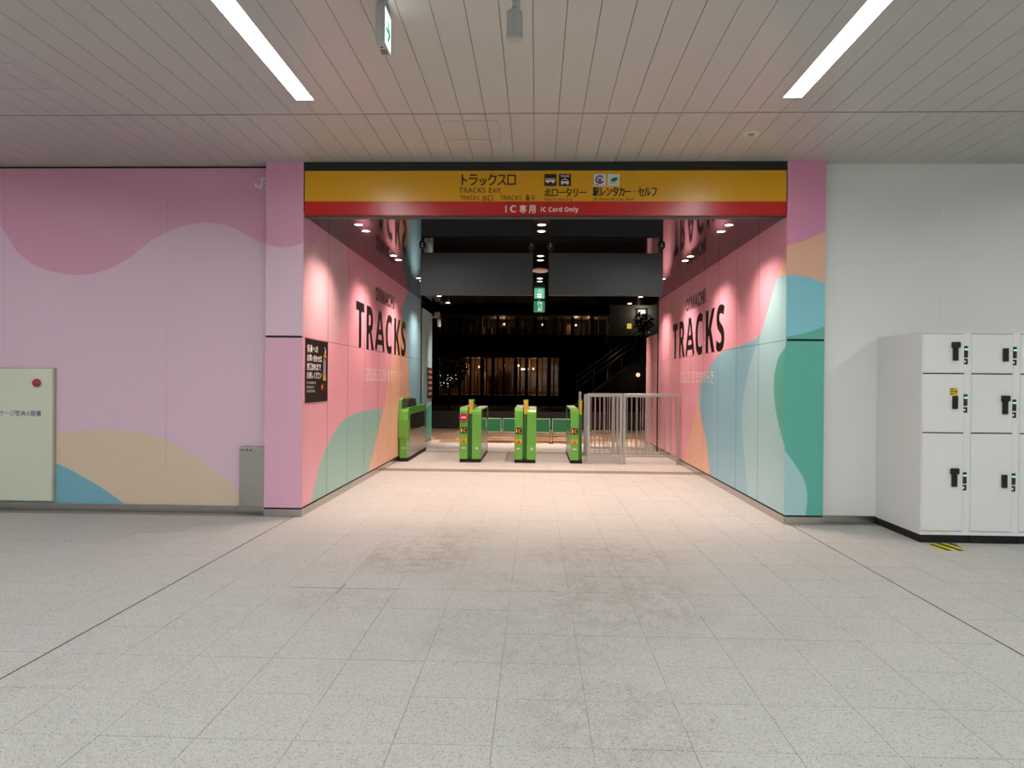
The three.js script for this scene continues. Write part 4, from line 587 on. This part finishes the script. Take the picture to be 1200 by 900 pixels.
function tree(name, lab, pos, h, r, n) {
  const o = thing(name, lab, 'tree', null, pos), b = [bar([0, 0, 0], [0.1, h * 0.6, 0], 0.06)]; for (let k = 0; k < 6; k++) b.push(bar([0.05, h * (0.35 + k * 0.06), 0], [Math.cos(k * 2.1) * r * 0.7, h * (0.6 + k * 0.06), Math.sin(k * 2.1) * r * 0.7], 0.02, 6)); part('trunk', b, M.bark, o);
  const g = new THREE.ConeGeometry(0.06, 0.2, 4, 1).scale(1, 1, 0.25), im = new THREE.InstancedMesh(g, M.leaf, n), d = new THREE.Object3D(); im.name = 'foliage'; im.userData.kind = 'stuff'; im.castShadow = im.receiveShadow = true;
  for (let i = 0; i < n; i++) { const t = rr(0, 6.28), u = Math.acos(rr(-1, 1)), q = r * Math.cbrt(rnd()); d.position.set(q * Math.sin(u) * Math.cos(t), h * 0.7 + q * 1.1 * Math.cos(u), q * Math.sin(u) * Math.sin(t)); d.rotation.set(rr(0, 6), rr(0, 6), rr(0, 6)); d.updateMatrix(); im.setMatrixAt(i, d.matrix); } o.add(im); return o;
}
const tl = tree('plaza_tree', 'dark leafy tree with tiny white lights, left of the shop windows', [-4.3, 0, -27], 3.2, 1.0, 900);
for (let k = 0; k < 16; k++) { const a = [rr(-0.45, 0.5), 1.35 + rr(-0.1, 0.45), rr(0.5, 1.0)]; part('fairy_light', new THREE.SphereGeometry(0.016, 8, 6).translate(...a), glow(lin(0.9, 0.95, 1), 1.4), tl); }
{ // stairway with handrails, lit terrace
  const o = thing('outdoor_stairway', 'dark outdoor stairway with steel handrails rising to the right', 'stairs', null, [0, 0, -28]);
  part('stair_body', (() => { const s = new THREE.Shape([[1.6, 0], [6.4, 0], [6.4, 3.4], [6.1, 3.4]].map(([a, b]) => new THREE.Vector2(a, b))); return new THREE.ExtrudeGeometry(s, { depth: 1.6, bevelEnabled: false }).translate(0, 0, -2); })(), M.dark, o);
  const at = (x) => 0.2 + (x - 1.7) * 0.76;
  for (const [k, dy, r, z] of [[0, 1.05, 0.03, 0], [1, 0.75, 0.02, 0], [2, 1.25, 0.025, -1.8]]) part('handrail', bar([2.0, at(2.0) + dy, z - 0.3], [5.9, at(5.9) + dy, z - 0.3], r), M.steelBright, o, k ? '' : 'steel handrail');
  for (let k = 0; k < 6; k++) { const x = 2.2 + k * 0.7; part('baluster', bar([x, at(x), -0.3], [x, at(x) + 1.05, -0.3], 0.012, 6), M.steel, o); }
  const lamp = thing('globe_lamp', 'small warm globe lamp glowing under the stairway', 'lamp', null, [4.98, 0, -27.2]);
  part('lamp_pole', bar([0, 0, 0], [0, 1.8, 0], 0.02), M.dark, lamp); part('globe', new THREE.SphereGeometry(0.1, 18, 12).translate(0, 1.9, 0), glow(lin(1, 0.55, 0.3), 1.6), lamp, 'glowing warm globe');
  const pl = new THREE.PointLight(lin(1, 0.6, 0.35), 0.5, 0, 2); pl.position.set(0, 1.9, 0); pl.castShadow = true; lamp.add(pl);
  const t = thing('terrace', 'raised dark terrace deck at the upper right outside', 'terrace', null, [0, 0, -31.4]);
  part('deck', bx(3.9, 8, 3.7, 4.05, -2.06, 0.4), M.dark, t); part('support', bx(7.0, 7.8, 0, 3.7, -2.0, -1), M.dark, t);
  const tw = struct('wall_terrace', 'grey wall behind the terrace with a bright box lamp', 'wall'); part('wall_core', bx(4.25, 8, 0, 6.3, -33.7, -33.5), std(lin(0.16, 0.15, 0.13), 0.7), tw);
  const tlamp = thing('wall_lamp', 'bright white box lamp on the terrace wall', 'lamp', null, [6.05, 5.55, -33.38]);
  part('lamp_box', rbx(-0.2, 0.2, -0.16, 0.16, -0.11, 0.06, 0.02), glow(lin(1, 0.93, 0.78), 1.5), tlamp); const p2 = new THREE.PointLight(lin(1, 0.9, 0.72), 1.3, 0, 2); p2.position.set(0, 0, 0.25); p2.castShadow = true; tlamp.add(p2);
  const ys = thing('yellow_sign', 'small square yellow lit sign on the terrace', 'sign', null, [5.08, 4.62, -31.4]);
  part('sign_face', rbx(-0.12, 0.12, -0.14, 0.14, -0.02, 0.02, 0.01), glow(lin(0.95, 0.62, 0.08), 0.75), ys); part('sign_post', bx(-0.015, 0.015, -0.57, -0.13, -0.01, 0.01), M.dark, ys);
  const yl = new THREE.RectAreaLight(lin(0.95, 0.62, 0.08), 0.6, 0.2, 0.24); yl.position.set(0, 0, 0.03); yl.rotation.y = Math.PI; ys.add(yl);
  const t2 = tree('terrace_tree', 'dark small tree in front of the lit terrace wall', [5.95, 4.06, -32.2], 1.25, 0.55, 340);
  for (let k = 0; k < 8; k++) part('fairy_light', new THREE.SphereGeometry(0.014, 8, 6).translate(rr(-0.4, 0.5), rr(0.2, 1.4), rr(0.3, 0.6)), glow(lin(1, 0.9, 0.8), 1.3), t2);
}
renderer.render(scene, camera);
